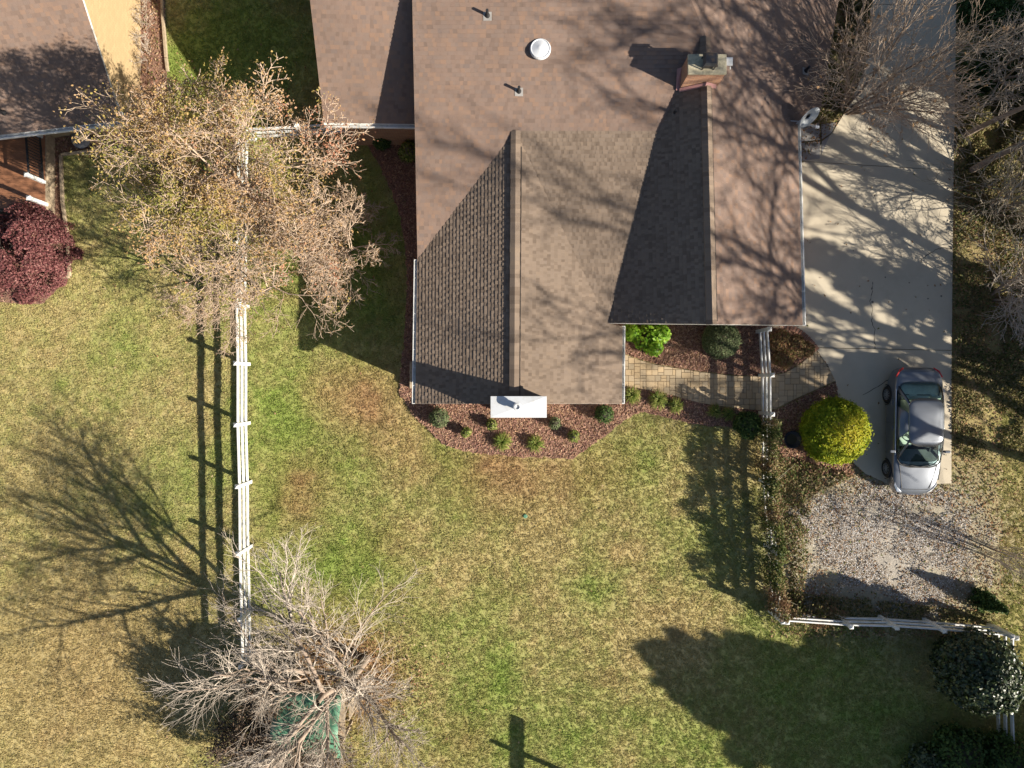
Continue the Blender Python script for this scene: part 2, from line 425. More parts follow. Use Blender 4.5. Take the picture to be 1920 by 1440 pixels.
gravel_px = [(1490, 905), (1540, 885), (1610, 895), (1660, 915), (1760, 918), (1820, 925), (1850, 960), (1868, 1010), (1862, 1090), (1840, 1140), (1760, 1160), (1640, 1160), (1560, 1140), (1490, 1130), (1478, 1060), (1474, 980)]

def wp(px):
    return [XY(*p) for p in px]
DRV, WLK, BF, BL, BE, BB, BR, BN, GRV = map(wp, [driveway_px, walk_px, bed_front_px, bed_left_px, bed_entry_px, bed_bush_px, bed_right_px, bed_neigh_px, gravel_px])

def jitter(poly, amp, step=0.15, seed=1):
    rng = np.random.default_rng(seed); out = []
    n = len(poly)
    for i in range(n):
        a = np.array(poly[i]); b = np.array(poly[(i + 1) % n]); L = np.linalg.norm(b - a)
        k = max(1, int(L / step))
        for j in range(k):
            out.append(tuple(a + (b - a) * j / k + rng.normal(0, amp, 2)))
    return out

def sheet(name, poly, z, mat, kind='structure', amp=0.0, seed=1, parent=None):
    poly = jitter(poly, amp, seed=seed) if amp else poly
    bm = bmesh.new()
    vs = [bm.verts.new((p[0], p[1], z)) for p in poly]
    es = [bm.edges.new((vs[i], vs[(i + 1) % len(vs)])) for i in range(len(vs))]
    bmesh.ops.triangle_fill(bm, edges=es, use_beauty=True, normal=(0, 0, 1))
    for f in bm.faces:
        if f.normal.z < 0: f.normal_flip()
    me = bpy.data.meshes.new(name); bm.to_mesh(me); bm.free()
    o = link(name, me, mat, parent)
    if kind: o['kind'] = kind
    return o

# ---- terrain: one sheet, dense in view and stretching to the horizon
def build_ground():
    def axis(a, b, st, far):
        core = np.arange(a, b + 1e-6, st)
        ext = np.array([1.5, 4, 10, 25, 60, 150, far])
        return np.concatenate([a - ext[::-1], core, b + ext])
    xs = axis(-24, 24, 0.10, 300); ys = axis(-18, 18, 0.10, 300)
    X, Y = np.meshgrid(xs, ys)
    Z = ground_z(X, Y)
    hard = inside(DRV, X, Y) | inside(WLK, X, Y)
    Z = np.where(hard, -0.06, Z)
    T = lawn_tint(X, Y)
    lit = np.clip(1 / (1 + np.exp(-(X - XY(1452, 0)[0]) * 2.2)), 0, 1) * np.clip(1 / (1 + np.exp(-(Y + 9.2) * 2)), 0, 1)
    gold = 1 / (1 + np.exp(-(X - 18.4 - 0.5 * np.sin(Y)) * 3)) * 1 / (1 + np.exp((Y - 0.8) * 2))
    lit = lit * (1 - gold)
    dirt = np.array([0.23, 0.185, 0.09]); T = T * (1 - 0.75 * lit[..., None]) + dirt * 0.75 * lit[..., None]
    gl = np.array([0.27, 0.215, 0.085]); T = T * (1 - 0.6 * gold[..., None]) + gl * 0.6 * gold[..., None]
    gx_, gy_ = XY(1665, 1025)
    gm = np.clip(1.6 * np.exp(-(((X - gx_) / 3.9) ** 2 + ((Y - gy_) / 2.6) ** 2) ** 1.3) * (.35 + 1.2 * fbm(X, Y, .8, 31, 3)), 0, 1)[..., None]
    T = T * (1 - gm) + np.array([0.33, 0.30, 0.26]) * gm
    far = (np.abs(X) > 24.01) | (np.abs(Y) > 18.01)
    T = np.where(far[..., None], T[~far].mean(0) * .92, T)
    V = np.stack([X, Y, Z], -1).reshape(-1, 3)
    ny, nx = X.shape
    idx = np.arange(ny * nx).reshape(ny, nx)
    Fc = np.stack([idx[:-1, :-1], idx[:-1, 1:], idx[1:, 1:], idx[1:, :-1]], -1).reshape(-1, 4)
    o = np_mesh('lawn', V, Fc, M['ground'], smooth=True)
    a = o.data.attributes.new('tint', 'FLOAT_COLOR', 'POINT')
    a.data.foreach_set('color', np.concatenate([T.reshape(-1, 3), np.ones((ny * nx, 1))], 1).astype(np.float32).ravel())
    o['kind'] = 'structure'
build_ground()

# ---- scatter with geometry nodes
def scatter(name, pts, yaw, scl, tint, sources, mat, kind='stuff', tilt=None, parent=None):
    n = len(pts)
    me = bpy.data.meshes.new(name)
    me.vertices.add(n); me.vertices.foreach_set('co', np.asarray(pts, np.float32).ravel())
    rot = np.zeros((n, 3), np.float32); rot[:, 2] = yaw
    if tilt is not None: rot[:, 0] = tilt[:, 0]; rot[:, 1] = tilt[:, 1]
    a = me.attributes.new('rot', 'FLOAT_VECTOR', 'POINT'); a.data.foreach_set('vector', rot.ravel())
    a = me.attributes.new('scl', 'FLOAT', 'POINT'); a.data.foreach_set('value', np.asarray(scl, np.float32))
    a = me.attributes.new('tint', 'FLOAT_COLOR', 'POINT')
    a.data.foreach_set('color', np.concatenate([np.clip(tint, 0, 1), np.ones((n, 1))], 1).astype(np.float32).ravel())
    me.update()
    o = link(name, me, mat, parent)
    src = bpy.data.collections.new(name + '_pieces')
    for k, (v, f) in enumerate(sources):
        m2 = bpy.data.meshes.new(name + '_piece'); m2.from_pydata(v, [], f); m2.materials.append(mat); m2.update()
        src.objects.link(bpy.data.objects.new(name + '_piece', m2))
    ng = bpy.data.node_groups.new(name, 'GeometryNodeTree')
    ng.interface.new_socket('Geometry', in_out='INPUT', socket_type='NodeSocketGeometry')
    ng.interface.new_socket('Geometry', in_out='OUTPUT', socket_type='NodeSocketGeometry')
    N = ng.nodes; Lk = ng.links
    gi = N.new('NodeGroupInput'); go = N.new('NodeGroupOutput'); ip = N.new('GeometryNodeInstanceOnPoints')
    ci = N.new('GeometryNodeCollectionInfo'); ci.inputs['Collection'].default_value = src
    ci.inputs['Separate Children'].default_value = True; ci.inputs['Reset Children'].default_value = True
    m2p = N.new('GeometryNodeMeshToPoints')
    def attr(nm, tp):
        q = N.new('GeometryNodeInputNamedAttribute'); q.data_type = tp; q.inputs['Name'].default_value = nm; return q
    ra = attr('rot', 'FLOAT_VECTOR'); sa = attr('scl', 'FLOAT')
    Lk.new(gi.outputs[0], ip.inputs['Points'])
    Lk.new(ci.outputs[0], ip.inputs['Instance'])
    ip.inputs['Pick Instance'].default_value = True
    e2r = N.new('FunctionNodeEulerToRotation')
    Lk.new(ra.outputs['Attribute'], e2r.inputs[0]); Lk.new(e2r.outputs[0], ip.inputs['Rotation'])
    Lk.new(sa.outputs['Attribute'], ip.inputs['Scale'])
    Lk.new(ip.outputs[0], go.inputs[0])
    N.remove(m2p)
    md = o.modifiers.new('scatter', 'NODES'); md.node_group = ng
    o['kind'] = kind
    return o

def tuft_src(seed, nb=6, h=0.055, spread=0.06, w=0.011):
    rng = random.Random(seed); v = []; f = []
    for i in range(nb):
        a = rng.uniform(0, 6.283); r = rng.uniform(0, spread); x, y = r * math.cos(a), r * math.sin(a)
        b = rng.uniform(0, 6.283); lean = rng.uniform(0.2, 1.1) * h; hh = h * rng.uniform(0.5, 1.1)
        c = b + 1.57; wx, wy = w * math.cos(c), w * math.sin(c)
        n = len(v)
        v += [(x - wx, y - wy, 0), (x + wx, y + wy, 0), (x + math.cos(b) * lean * .4 + wx * .7, y + math.sin(b) * lean * .4 + wy * .7, hh * .6),
              (x + math.cos(b) * lean * .4 - wx * .7, y + math.sin(b) * lean * .4 - wy * .7, hh * .6), (x + math.cos(b) * lean, y + math.sin(b) * lean, hh)]
        f += [(n, n + 1, n + 2, n + 3), (n + 3, n + 2, n + 4)]
    return v, f

rngN = np.random.default_rng(7)
def rand_pts(n, x0=-21.5, x1=21.5, y0=-16.2, y1=16.2, rng=rngN):
    return rng.uniform(x0, x1, n), rng.uniform(y0, y1, n)

HOUSE_FP = wp([(810, -60), (810, 735), (1130, 735), (1130, 600), (1440, 600), (1440, -60)])
E_FP = wp([(645, -60), (645, 225), (820, 225), (820, -60)])
NB_FP = wp([(-80, -80), (260, -80), (260, 235), (-80, 260)])

x, y = rand_pts(330000)
keep = ~(inside(DRV, x, y) | inside(WLK, x, y) | inside(BF, x, y) | inside(BL, x, y) | inside(BE, x, y) | inside(BB, x, y) | inside(BR, x, y) | inside(BN, x, y) | inside(GRV, x, y)
         | inside(HOUSE_FP, x, y) | inside(E_FP, x, y) | inside(NB_FP, x, y))
xr = XY(1455, 0)[0]
litter = (x > xr) & (y > -9.0) & ~((x > 18.6) & (y < 0.5))
keep &= ~(litter & (rngN.random(len(x)) < 0.75))
x, y = x[keep], y[keep]
T = lawn_tint(x, y, rngN.normal(0, .11, len(x))) * (1.0 + 0.28 * rngN.random(len(x)))[:, None]
sp = rngN.random(len(x)) < 0.03
T[sp] *= np.array([1.2, 1.2, 1.15])
scatter('grass', np.stack([x, y, ground_z(x, y) - .006], 1), rngN.uniform(0, 6.28, len(x)), rngN.uniform(0.6, 1.35, len(x)), T,
        [tuft_src(i, 7) for i in range(5)], M['grass_i'])

def leaf_src(seed):
    rng = random.Random(seed); a = rng.uniform(.8, 1.2); c = rng.uniform(.01, .03)
    return [(-.05 * a, 0, c), (-.01, -.028, 0), (.05, 0, c * .6), (-.01, .028, .004), ], [(0, 1, 2, 3)]
def stone_src(seed):
    rng = random.Random(seed)
    v = [Vector(p) for p in [(-1, 0, 0), (1, 0, 0), (0, -1, 0), (0, 1, 0), (0, 0, 1), (0, 0, -.5)]]
    v = [(p.x * .03 * rng.uniform(.6, 1.3), p.y * .03 * rng.uniform(.6, 1.3), p.z * .022 * rng.uniform(.6, 1.2)) for p in v]
    return v, [(0, 2, 4), (2, 1, 4), (1, 3, 4), (3, 0, 4), (2, 0, 5), (1, 2, 5), (3, 1, 5), (0, 3, 5)]
def chip_src(seed):
    rng = random.Random(seed); l, w, h = rng.uniform(.02, .045), rng.uniform(.008, .016), .008
    v = [(-l, -w, 0), (l, -w * .6, 0), (l, w, h), (-l, w * .7, h), (-l, -w, h), (l, -w * .6, h * 1.6)]
    return v, [(4, 5, 2, 3), (0, 1, 5, 4)]

def pal(n, cols, rng=rngN, v=0.25):
    c = np.array(cols)[rng.integers(0, len(cols), n)]
    return c * (1 + v * (rng.random((n, 1)) - 0.5) * 2)

# fallen leaves: dense in the right hand litter zone, thin elsewhere
x, y = rand_pts(52000, 9.5, 21.5, -9.6, 16.2)
dens = 0.25 + 0.75 * fbm(x, y, 1.2, 90, 3)
k = (x > xr - 0.2) & ~inside(DRV, x, y) & ~inside(WLK, x, y) & ~inside(HOUSE_FP, x, y) & (rngN.random(len(x)) < dens) & ~((x > 18.6) & (y < 0.5) & (rngN.random(len(x)) < 0.75)) & ~(inside(GRV, x, y) & (rngN.random(len(x)) < 0.85 * np.exp(-(((x - XY(1665, 0)[0]) / 3.3) ** 2 + ((y - XY(0, 1030)[1]) / 2.1) ** 2) ** 1.5)))
k |= inside(BR, x, y)
x1, y1 = x[k], y[k]
x, y = rand_pts(700)
k = ~inside(DRV, x, y) & ~inside(WLK, x, y) & ~inside(HOUSE_FP, x, y) & ~inside(E_FP, x, y) & (rngN.random(len(x)) < 0.35)
x2, y2 = x[k], y[k]
x3, y3 = rand_pts(110, XY(1500, 0)[0], XY(1785, 0)[0], XY(0, 900)[1], XY(0, 10)[1])
x4, y4 = rand_pts(5200, -17.5, -12.5, 7.5, 16)
k = inside(BN, x4, y4) & ~inside(NB_FP, x4, y4); x4, y4 = x4[k], y4[k]
x5, y5 = rngN.normal(XY(640, 1270)[0], 1.7, 2600), rngN.normal(XY(640, 1270)[1], 1.0, 2600)
x6, y6 = rngN.normal(XY(450, 380)[0], 2.6, 900), rngN.normal(XY(450, 380)[1], 2.4, 900)
x5 = np.concatenate([x5, x6]); y5 = np.concatenate([y5, y6])
x = np.concatenate([x1, x2, x3, x4, x5]); y = np.concatenate([y1, y2, y3, y4, y5]); n = len(x)
LC = [(0.24, 0.155, 0.09), (0.33, 0.23, 0.13), (0.40, 0.30, 0.19), (0.17, 0.095, 0.055), (0.28, 0.15, 0.075), (0.20, 0.13, 0.08), (0.12, 0.13, 0.04)]
z = np.full(n, 0.02); z[len(x1) + len(x2):len(x1) + len(x2) + len(x3)] = 0.045
scatter('fallen_leaves', np.stack([x, y, z + 0.03 * rngN.random(n)], 1), rngN.uniform(0, 6.28, n), rngN.uniform(0.6, 1.25, n), pal(n, LC), [leaf_src(i) for i in range(4)], M['leaf_i'],
        tilt=rngN.normal(0, 0.45, (n, 2)))
# gravel
x, y = rand_pts(125000, XY(1470, 0)[0], XY(1875, 0)[0], XY(0, 1165)[1], XY(0, 880)[1])
cx, cy = XY(1665, 1030)
d = np.exp(-(((x - cx) / 3.3) ** 2 + ((y - cy) / 2.2) ** 2) ** 1.1)
k = inside(GRV, x, y) & (rngN.random(len(x)) < d * np.clip(2.6 * fbm(x, y, 0.8, 31, 3) - .75, 0, 1.2))
x, y = x[k], y[k]; n = len(x)
GC = [(0.56, 0.53, 0.50), (0.40, 0.34, 0.28), (0.68, 0.67, 0.66), (0.60, 0.58, 0.56), (0.42, 0.33, 0.24), (0.28, 0.23, 0.19), (0.50, 0.45, 0.39), (0.30, 0.21, 0.13)]
scatter('gravel', np.stack([x, y, np.full(n, 0.012)], 1), rngN.uniform(0, 6.28, n), rngN.uniform(0.4, 1.0, n), pal(n, GC), [stone_src(i) for i in range(4)], M['leaf_i'],
        tilt=rngN.normal(0, 0.4, (n, 2)))
# mulch chips
bx, by = [], []
for poly, n in ((BF, 26000), (BE, 13000), (BB, 8000), (BL, 12000), (BN, 14000)):
    xs = [p[0] for p in poly]; ys = [p[1] for p in poly]
    x, y = rand_pts(n, min(xs), max(xs), min(ys), max(ys)); k = inside(poly, x, y) & ~inside(WLK, x, y) & ~inside(HOUSE_FP, x, y) & ~inside(NB_FP, x, y) & ~inside(E_FP, x, y)
    bx.append(x[k]); by.append(y[k])
x = np.concatenate(bx); y = np.concatenate(by); n = len(x)
MC = [(0.30, 0.17, 0.125), (0.40, 0.24, 0.175), (0.18, 0.09, 0.065), (0.42, 0.28, 0.19), (0.26, 0.14, 0.115), (0.33, 0.20, 0.12)]
scatter('mulch', np.stack([x, y, 0.015 + 0.02 * rngN.random(n)], 1), rngN.uniform(0, 6.28, n), rngN.uniform(0.6, 1.4, n), pal(n, MC), [chip_src(i) for i in range(4)], M['leaf_i'],
        tilt=rngN.normal(0, 0.35, (n, 2)))

sheet('mulch_bed', BF, 0.012, M['soil'], amp=0.03, seed=2)
sheet('mulch_bed', BL, 0.008, M['soil'], amp=0.03, seed=3)
sheet('mulch_bed', BE, 0.012, M['soil'], amp=0.0)
sheet('mulch_bed', BB, 0.016, M['soil'], amp=0.0)
sheet('mulch_bed', BN, 0.012, M['soil'], amp=0.0)

# ---- driveway: slabs with joints
def driveway():
    root = empty('driveway', (XY(1650, 450)[0], XY(1650, 450)[1], 0)); root['kind'] = 'structure'
    def split(poly, lo, hi):          # clip between image rows lo..hi (y decreasing)
        def clip(pl, yy, keep_below):
            out = []
            for i in range(len(pl)):
                a, b = pl[i], pl[(i + 1) % len(pl)]
                ia = (a[1] < yy(a[0])) == keep_below; ib = (b[1] < yy(b[0])) == keep_below
                if ia: out.append(a)
                if ia != ib:
                    fa = a[1] - yy(a[0]); fb = b[1] - yy(b[0]); t = fa / (fa - fb)
                    out.append((a[0] + (b[0] - a[0]) * t, a[1] + (b[1] - a[1]) * t))
            return out
        return clip(clip(poly, lo, True), hi, False)
    def row(pa, pb):
        (x0, y0), (x1, y1) = XY(*pa), XY(*pb)
        return lambda x: y0 + (y1 - y0) * (x - x0) / (x1 - x0)
    rows = [row((1500, -70), (1785, -70)), row((1500, 8), (1785, 10)), row((1500, 303), (1785, 320)), row((1530, 652), (1783, 657)), row((1500, 930), (1785, 930))]
    for i in range(4):
        up, dn = rows[i], rows[i + 1]
        pl = split(DRV, lambda x: up(x) - 0.011, lambda x: dn(x) + 0.011)
        if len(pl) < 3: continue
        bm = bmesh.new()
        lo = root.location
        vs = [bm.verts.new((p[0] - lo.x, p[1] - lo.y, 0.035)) for p in pl]
        es = [bm.edges.new((vs[j], vs[(j + 1) % len(vs)])) for j in range(len(vs))]
        bmesh.ops.triangle_fill(bm, edges=es, use_beauty=True, normal=(0, 0, 1))
        bmesh.ops.recalc_face_normals(bm, faces=bm.faces)
        for f in bm.faces:
            if f.normal.z < 0: f.normal_flip()
        be = [e for e in bm.edges if e.is_boundary]
        r = bmesh.ops.extrude_edge_only(bm, edges=be)
        for v in r['geom']:
            if isinstance(v, bmesh.types.BMVert): v.co.z = -0.08
        me = bpy.data.meshes.new('concrete_slab'); bm.to_mesh(me); bm.free()
        link('concrete_slab', me, M['concrete'], root)
    # cracks and stains as thin sunk strips 2 mm above the slab
    rng = random.Random(5)
    mb = MB()
    for pl, w in (([(1636, 528), (1635, 545), (1632, 565), (1636, 583), (1634, 600), (1640, 618), (1640, 640), (1641, 653)], .012), ([(1786, 466), (1768, 465), (1757, 467), (1742, 476), (1730, 484), (1727, 492)], .014),
                  ([(1618, 740), (1640, 728), (1662, 714), (1680, 706)], .012), ([(1700, 300), (1725, 304), (1760, 309)], .006)):
        q = []
        for i in range(len(pl) - 1):
            for j in range(4):
                t = j / 4; a, b = pl[i], pl[i + 1]
                q.append((a[0] + (b[0] - a[0]) * t + rng.uniform(-1.2, 1.2), a[1] + (b[1] - a[1]) * t + rng.uniform(-1.2, 1.2)))
        q.append(pl[-1])
        for i in range(len(q) - 1):
            a, b = P(*q[i], 0.037), P(*q[i + 1], 0.037)
            d = Vector(b) - Vector(a); s = Vector((-d.y, d.x, 0)).normalized() * w * rng.uniform(.4, 1.1)
            mb.add([Vector(a) - s, Vector(b) - s, Vector(b) + s, Vector(a) + s], [(0, 1, 2, 3)])
    mb.build('crack', M['crack'], root)
    mb = MB()
    for px, py, r in ((1635, 541, 2.2), (1636, 566, 2.6), (1660, 520, 1.5), (1705, 530, 1.4), (1690, 480, 1.6), (1740, 560, 1.5), (1670, 450, 1.2), (1600, 470, 1.2), (1765, 555, 2)):
        c = P(px, py, 0.039); rr = r / 49.4
        mb.add([(c[0] + rr * math.cos(a) * rng.uniform(.7, 1.2), c[1] + rr * math.sin(a) * rng.uniform(.7, 1.2), c[2]) for a in [k * 0.785 for k in range(8)]], [tuple(range(8))])
    mb.build('oil_spot', M['stain'], root)['kind'] = 'stuff'
driveway()

# ---- paver walkway
def clip_poly(poly, cp):
    """clip poly (list of tuples) by convex ccw cp (2D)"""
    out = poly
    n = len(cp)
    for i in range(n):
        a, b = cp[i], cp[(i + 1) % n]
        ex, ey = b[0] - a[0], b[1] - a[1]
        new = []
        m = len(out)
        for j in range(m):
            p, q = out[j], out[(j + 1) % m]
            sp_ = ex * (p[1] - a[1]) - ey * (p[0] - a[0]); sq = ex * (q[1] - a[1]) - ey * (q[0] - a[0])
            if sp_ >= 0: new.append(p)
            if (sp_ >= 0) != (sq >= 0):
                t = sp_ / (sp_ - sq); new.append(tuple(p[k] + (q[k] - p[k]) * t for k in range(len(p))))
        out = new
        if len(out) < 3: return []
    return out

WLK_CCW = sum(WLK[i][0] * WLK[(i + 1) % len(WLK)][1] - WLK[(i + 1) % len(WLK)][0] * WLK[i][1] for i in range(len(WLK))) > 0
def walkway():
    c = XY(1350, 710)
    root = empty('paver_walkway', (c[0], c[1], 0)); root['kind'] = 'structure'
    sheet('joint_sand', [(p[0] - c[0], p[1] - c[1]) for p in WLK], 0.022, M['joint'], kind=None, parent=root)
    rng = random.Random(3)
    u = 0.112; cnt = 0
    xs = [p[0] for p in WLK]; ys = [p[1] for p in WLK]
    nx = int((max(xs) - min(xs)) / u) + 2; ny = int((max(ys) - min(ys)) / u) + 2
    used = set()
    for j in range(ny):
        for i in range(nx):
            if (i, j) in used: continue
            opts = [(2, 2), (2, 2), (2, 2), (3, 2), (2, 3), (1, 2), (2, 1)]
            rng.shuffle(opts)
            for w, h in opts + [(1, 1)]:
                cells = [(i + a, j + b) for a in range(w) for b in range(h)]
                if any(q in used for q in cells): continue
                used.update(cells)
                g = 0.006
                X0, Y0 = min(xs) + i * u + g, min(ys) + j * u + g; X1, Y1 = X0 + w * u - 2 * g, Y0 + h * u - 2 * g
                pl = clip_poly(WLK if WLK_CCW else WLK[::-1], [(X0, Y0), (X1, Y0), (X1, Y1), (X0, Y1)])
                # drop duplicate points
                q = []
                for p in pl:
                    if not q or math.dist(p, q[-1]) > 1e-4: q.append(p)
                if len(q) > 2 and math.dist(q[0], q[-1]) < 1e-4: q.pop()
                if len(q) < 3: break
                ar = abs(sum(q[k][0] * q[(k + 1) % len(q)][1] - q[(k + 1) % len(q)][0] * q[k][1] for k in range(len(q)))) / 2
                if ar < .0025: break
                mx_ = sum(p[0] for p in q) / len(q); my_ = sum(p[1] for p in q) / len(q); n = len(q)
                z = 0.036 + rng.uniform(0, .006)
                k_ = .93
                vs = [(p[0] - mx_, p[1] - my_, -.03) for p in q] + [(p[0] - mx_, p[1] - my_, -.004) for p in q] + [((p[0] - mx_) * k_, (p[1] - my_) * k_, .003) for p in q]
                fs = [(a, (a + 1) % n, n + (a + 1) % n, n + a) for a in range(n)] + [(n + a, n + (a + 1) % n, 2 * n + (a + 1) % n, 2 * n + a) for a in range(n)] + [tuple(range(2 * n, 3 * n))]
                if sum(q[k][0] * q[(k + 1) % n][1] - q[(k + 1) % n][0] * q[k][1] for k in range(n)) < 0: fs = [tuple(reversed(f)) for f in fs]
                o = py_mesh('paver', vs, fs, M['paver'], None, tone=[rng.random()] * len(fs))
                o.parent = root; o.location = (mx_ - c[0], my_ - c[1], z)
                cnt += 1
                break
    return cnt
NPAV = walkway()

# curved brick edging of the triangle bed
def edging():
    c = XY(1505, 640)
    root = empty('brick_edging', (c[0], c[1], 0), 'curved row of reddish brick edging between the driveway and the triangular shrub bed', 'brick edging')
    pts = [(1470, 612), (1486, 616), (1500, 624), (1512, 634), (1522, 645), (1531, 657)]
    L = []; 
    for i in range(len(pts) - 1):
        a, b = XY(*pts[i]), XY(*pts[i + 1])
        for j in range(10): L.append((a[0] + (b[0] - a[0]) * j / 10, a[1] + (b[1] - a[1]) * j / 10))
    acc = 0; last = L[0]; n = 0
    me = None
    for i in range(1, len(L)):
        acc += math.dist(L[i], L[i - 1])
        if acc > 0.115:
            acc = 0
            ang = math.atan2(L[i][1] - L[i - 1][1], L[i][0] - L[i - 1][0])
            mb = MB().box((0, 0, 0), (0.10, 0.21, 0.09))
            if me is None:
                me = bpy.data.meshes.new('brick'); me.from_pydata([tuple(v) for v in mb.v], [], mb.f); me.materials.append(M['edge_brick']); me.update()
            o = link('brick', me, None, root, (L[i][0] - c[0], L[i][1] - c[1], 0.03), ang); n += 1
edging()
# steel-grey pad and flagstones by the corner under the dish
def flags():
    c = XY(1530, 268)
    root = empty('flagstone_pad', (c[0], c[1], 0)); root['kind'] = 'structure'
    for poly in ([(1500, 236), (1535, 232), (1537, 262), (1502, 266)], [(1502, 269), (1537, 265), (1536, 298), (1504, 302)], [(1539, 234), (1568, 230), (1558, 250), (1540, 262)], [(1540, 266), (1556, 253), (1548, 270), (1539, 292)]):
        MB().prism([XY(*p) for p in poly], 0.0, 0.045).build('flagstone', M['flag'], root)
flags()

# ------------------------------------------------------------------ roofs
class Plane:
    def __init__(s, p, q, r):
        A = np.array([[p[0], p[1], 1], [q[0], q[1], 1], [r[0], r[1], 1]], float)
        s.a, s.b, s.c = np.linalg.solve(A, np.array([p[2], q[2], r[2]], float))
    def z(s, x, y): return s.a * x + s.b * y + s.c
    def px(s, px, py):
        u, v = (px - 960) / F, (720 - py) / F
        t = (CAMH - s.c) / (1 + s.a * u + s.b * v)
        return (u * t, v * t)
def meet(p, q, r):
    A = np.array([[p.a, p.b, -1], [q.a, q.b, -1], [r.a, r.b, -1]]); b = -np.array([p.c, q.c, r.c])
    s = np.linalg.solve(A, b); return (s[0], s[1])
def level(z):
    o = Plane.__new__(Plane); o.a = 0; o.b = 0; o.c = z; return o

rs = random.Random(12)
def roof_slope(parent, plane, polys, mat, exp=0.125, name='roof_slope', thick=0.10, tabw=None, lift=None):
    if tabw is None: tabw = (0.09, 0.20) if mat is M['shingle'] else (0.07, 0.13)
    if lift is None: lift = (0.010, 0.015) if mat is M['shingle'] else (0.014, 0.022)
    alt = 0
    g = math.hypot(plane.a, plane.b); gx, gy = plane.a / g, plane.b / g
    ux, uy = -gy, gx; k = math.sqrt(1 + g * g)
    N = Vector((-plane.a, -plane.b, 1)).normalized()
    def to_uv(p): return (p[0] * ux + p[1] * uy, (p[0] * gx + p[1] * gy) * k)
    def to_w(u, v, h):
        r = v / k; xx = u * ux + r * gx; yy = u * uy + r * gy
        return (xx + N.x * h, yy + N.y * h, plane.z(xx, yy) + N.z * h)
    loc = parent.location
    # deck slab
    mb = MB()
    for pl in polys:
        n = len(pl)
        top = [(p[0], p[1], plane.z(*p)) for p in pl]; bot = [(p[0], p[1], plane.z(*p) - thick) for p in pl]
        A = sum(pl[i][0] * pl[(i + 1) % n][1] - pl[(i + 1) % n][0] * pl[i][1] for i in range(n))
        fs = [tuple(range(n)), tuple(reversed(range(n, 2 * n)))] + [(i, n + i, n + (i + 1) % n, (i + 1) % n) for i in range(n)]
        if A < 0: fs = [tuple(reversed(f)) for f in fs]
        mb.add(top + bot, fs)
    deck = mb.build(name, M['fascia'], parent)
    V = []; Fq = []; T = []
    uvp = []
    for pl in polys:
        q = [to_uv(p) for p in pl]; n = len(q)
        A = sum(q[i][0] * q[(i + 1) % n][1] - q[(i + 1) % n][0] * q[i][1] for i in range(n))
        uvp.append(q if A > 0 else q[::-1])
    v0 = min(p[1] for q in uvp for p in q); v1 = max(p[1] for q in uvp for p in q)
    umin = min(p[0] for q in uvp for p in q); umax = max(p[0] for q in uvp for p in q)
    nrow = int((v1 - v0) / exp) + 1
    def addf(pts, tone):
        n = len(V); V.extend(to_w(*p) for p in pts); Fq.append(tuple(range(n, n + len(pts)))); T.append(tone)
    for r in range(nrow):
        va = v0 + r * exp; vb = va + exp
        lo = min((p[0] for q in uvp for p in q), default=0)
        # crude u extents of this row
        us = []
        for q in uvp:
            c = clip_poly([(umin - 1, va), (umax + 1, va), (umax + 1, vb), (umin - 1, vb)], q)
            us += [p[0] for p in c]
        if not us: continue
        u = min(us) - rs.uniform(0, .3); ue = max(us)
        prev = None
        while u < ue:
            w = rs.uniform(*tabw); alt = 1 - alt; hi_ = alt if rs.random() < .88 else 1 - alt; h = lift[1] if hi_ else lift[0]; tone = rs.random() if hi_ or mat is M['shingle'] else rs.uniform(0, .5)
            quad = [(u, va), (u + w, va), (u + w, vb), (u, vb)]
            for q in uvp:
                c = clip_poly(quad, q)
                if len(c) < 3: continue
                c2 = [(p[0], p[1], h + (0.002 - h) * (p[1] - va) / exp + 0.003) for p in c]
                addf(c2, tone)
                # butt edge and side edges
                low = [p for p in c if abs(p[1] - va) < 1e-6]
                if len(low) >= 2:
                    a = min(p[0] for p in low); b = max(p[0] for p in low)
                    addf([(a, va, 0.0), (b, va, 0.0), (b, va, h + .003), (a, va, h + .003)], tone)
                if len(c) == 4 and h > lift[0] * 1.5:
                    addf([(u, va, 0), (u, va, h + .003), (u, vb, .005)], tone)
                    addf([(u + w, va, 0), (u + w, vb, .005), (u + w, va, h + .003)], tone)
            u += w
    V = [(a[0] - loc[0], a[1] - loc[1], a[2] - loc[2]) for a in V]
    sh = py_mesh('shingles', V, Fq, mat, deck, tone=T)
    sh['kind'] = 'stuff'
    return deck

def ridge_cap(parent, p0, p1, sl, sr, mat, w=0.15, step=0.14, raise_=0.035):
    """p0->p1 ridge line (3D); sl / sr = slopes falling to the left / right of it"""
    p0 = Vector(p0); p1 = Vector(p1); d = p1 - p0; L = d.length; d.normalize()
    s = Vector((d.y, -d.x, 0)).normalized()      # right side
    V = []; Fc = []; T = []
    n = int(L / step)
    for i in range(n):
        a = p0 + d * (i * step); b = p0 + d * ((i + 1) * step + 0.01)
        tone = rs.random(); ww = w * rs.uniform(.97, 1.04)
        za, zb = raise_ + .012, raise_ + .002
        k = len(V)
        for q, z in ((a, za), (b, zb)):
            V += [q - s * ww + Vector((0, 0, z - sl * ww)), q + Vector((0, 0, z)), q + s * ww + Vector((0, 0, z - sr * ww)),
                  q - s * ww + Vector((0, 0, -sl * ww)), q + s * ww + Vector((0, 0, -sr * ww))]
        Fc += [(k, k + 1, k + 6, k + 5), (k + 1, k + 2, k + 7, k + 6), (k + 3, k, k + 5, k + 8), (k + 2, k + 4, k + 9, k + 7), (k + 3, k + 4, k + 2, k + 1, k), (k + 8, k + 5, k + 6, k + 7, k + 9)]
        T += [tone] * 6
    return py_mesh('ridge_cap', V, Fc, mat, parent, tone=T)

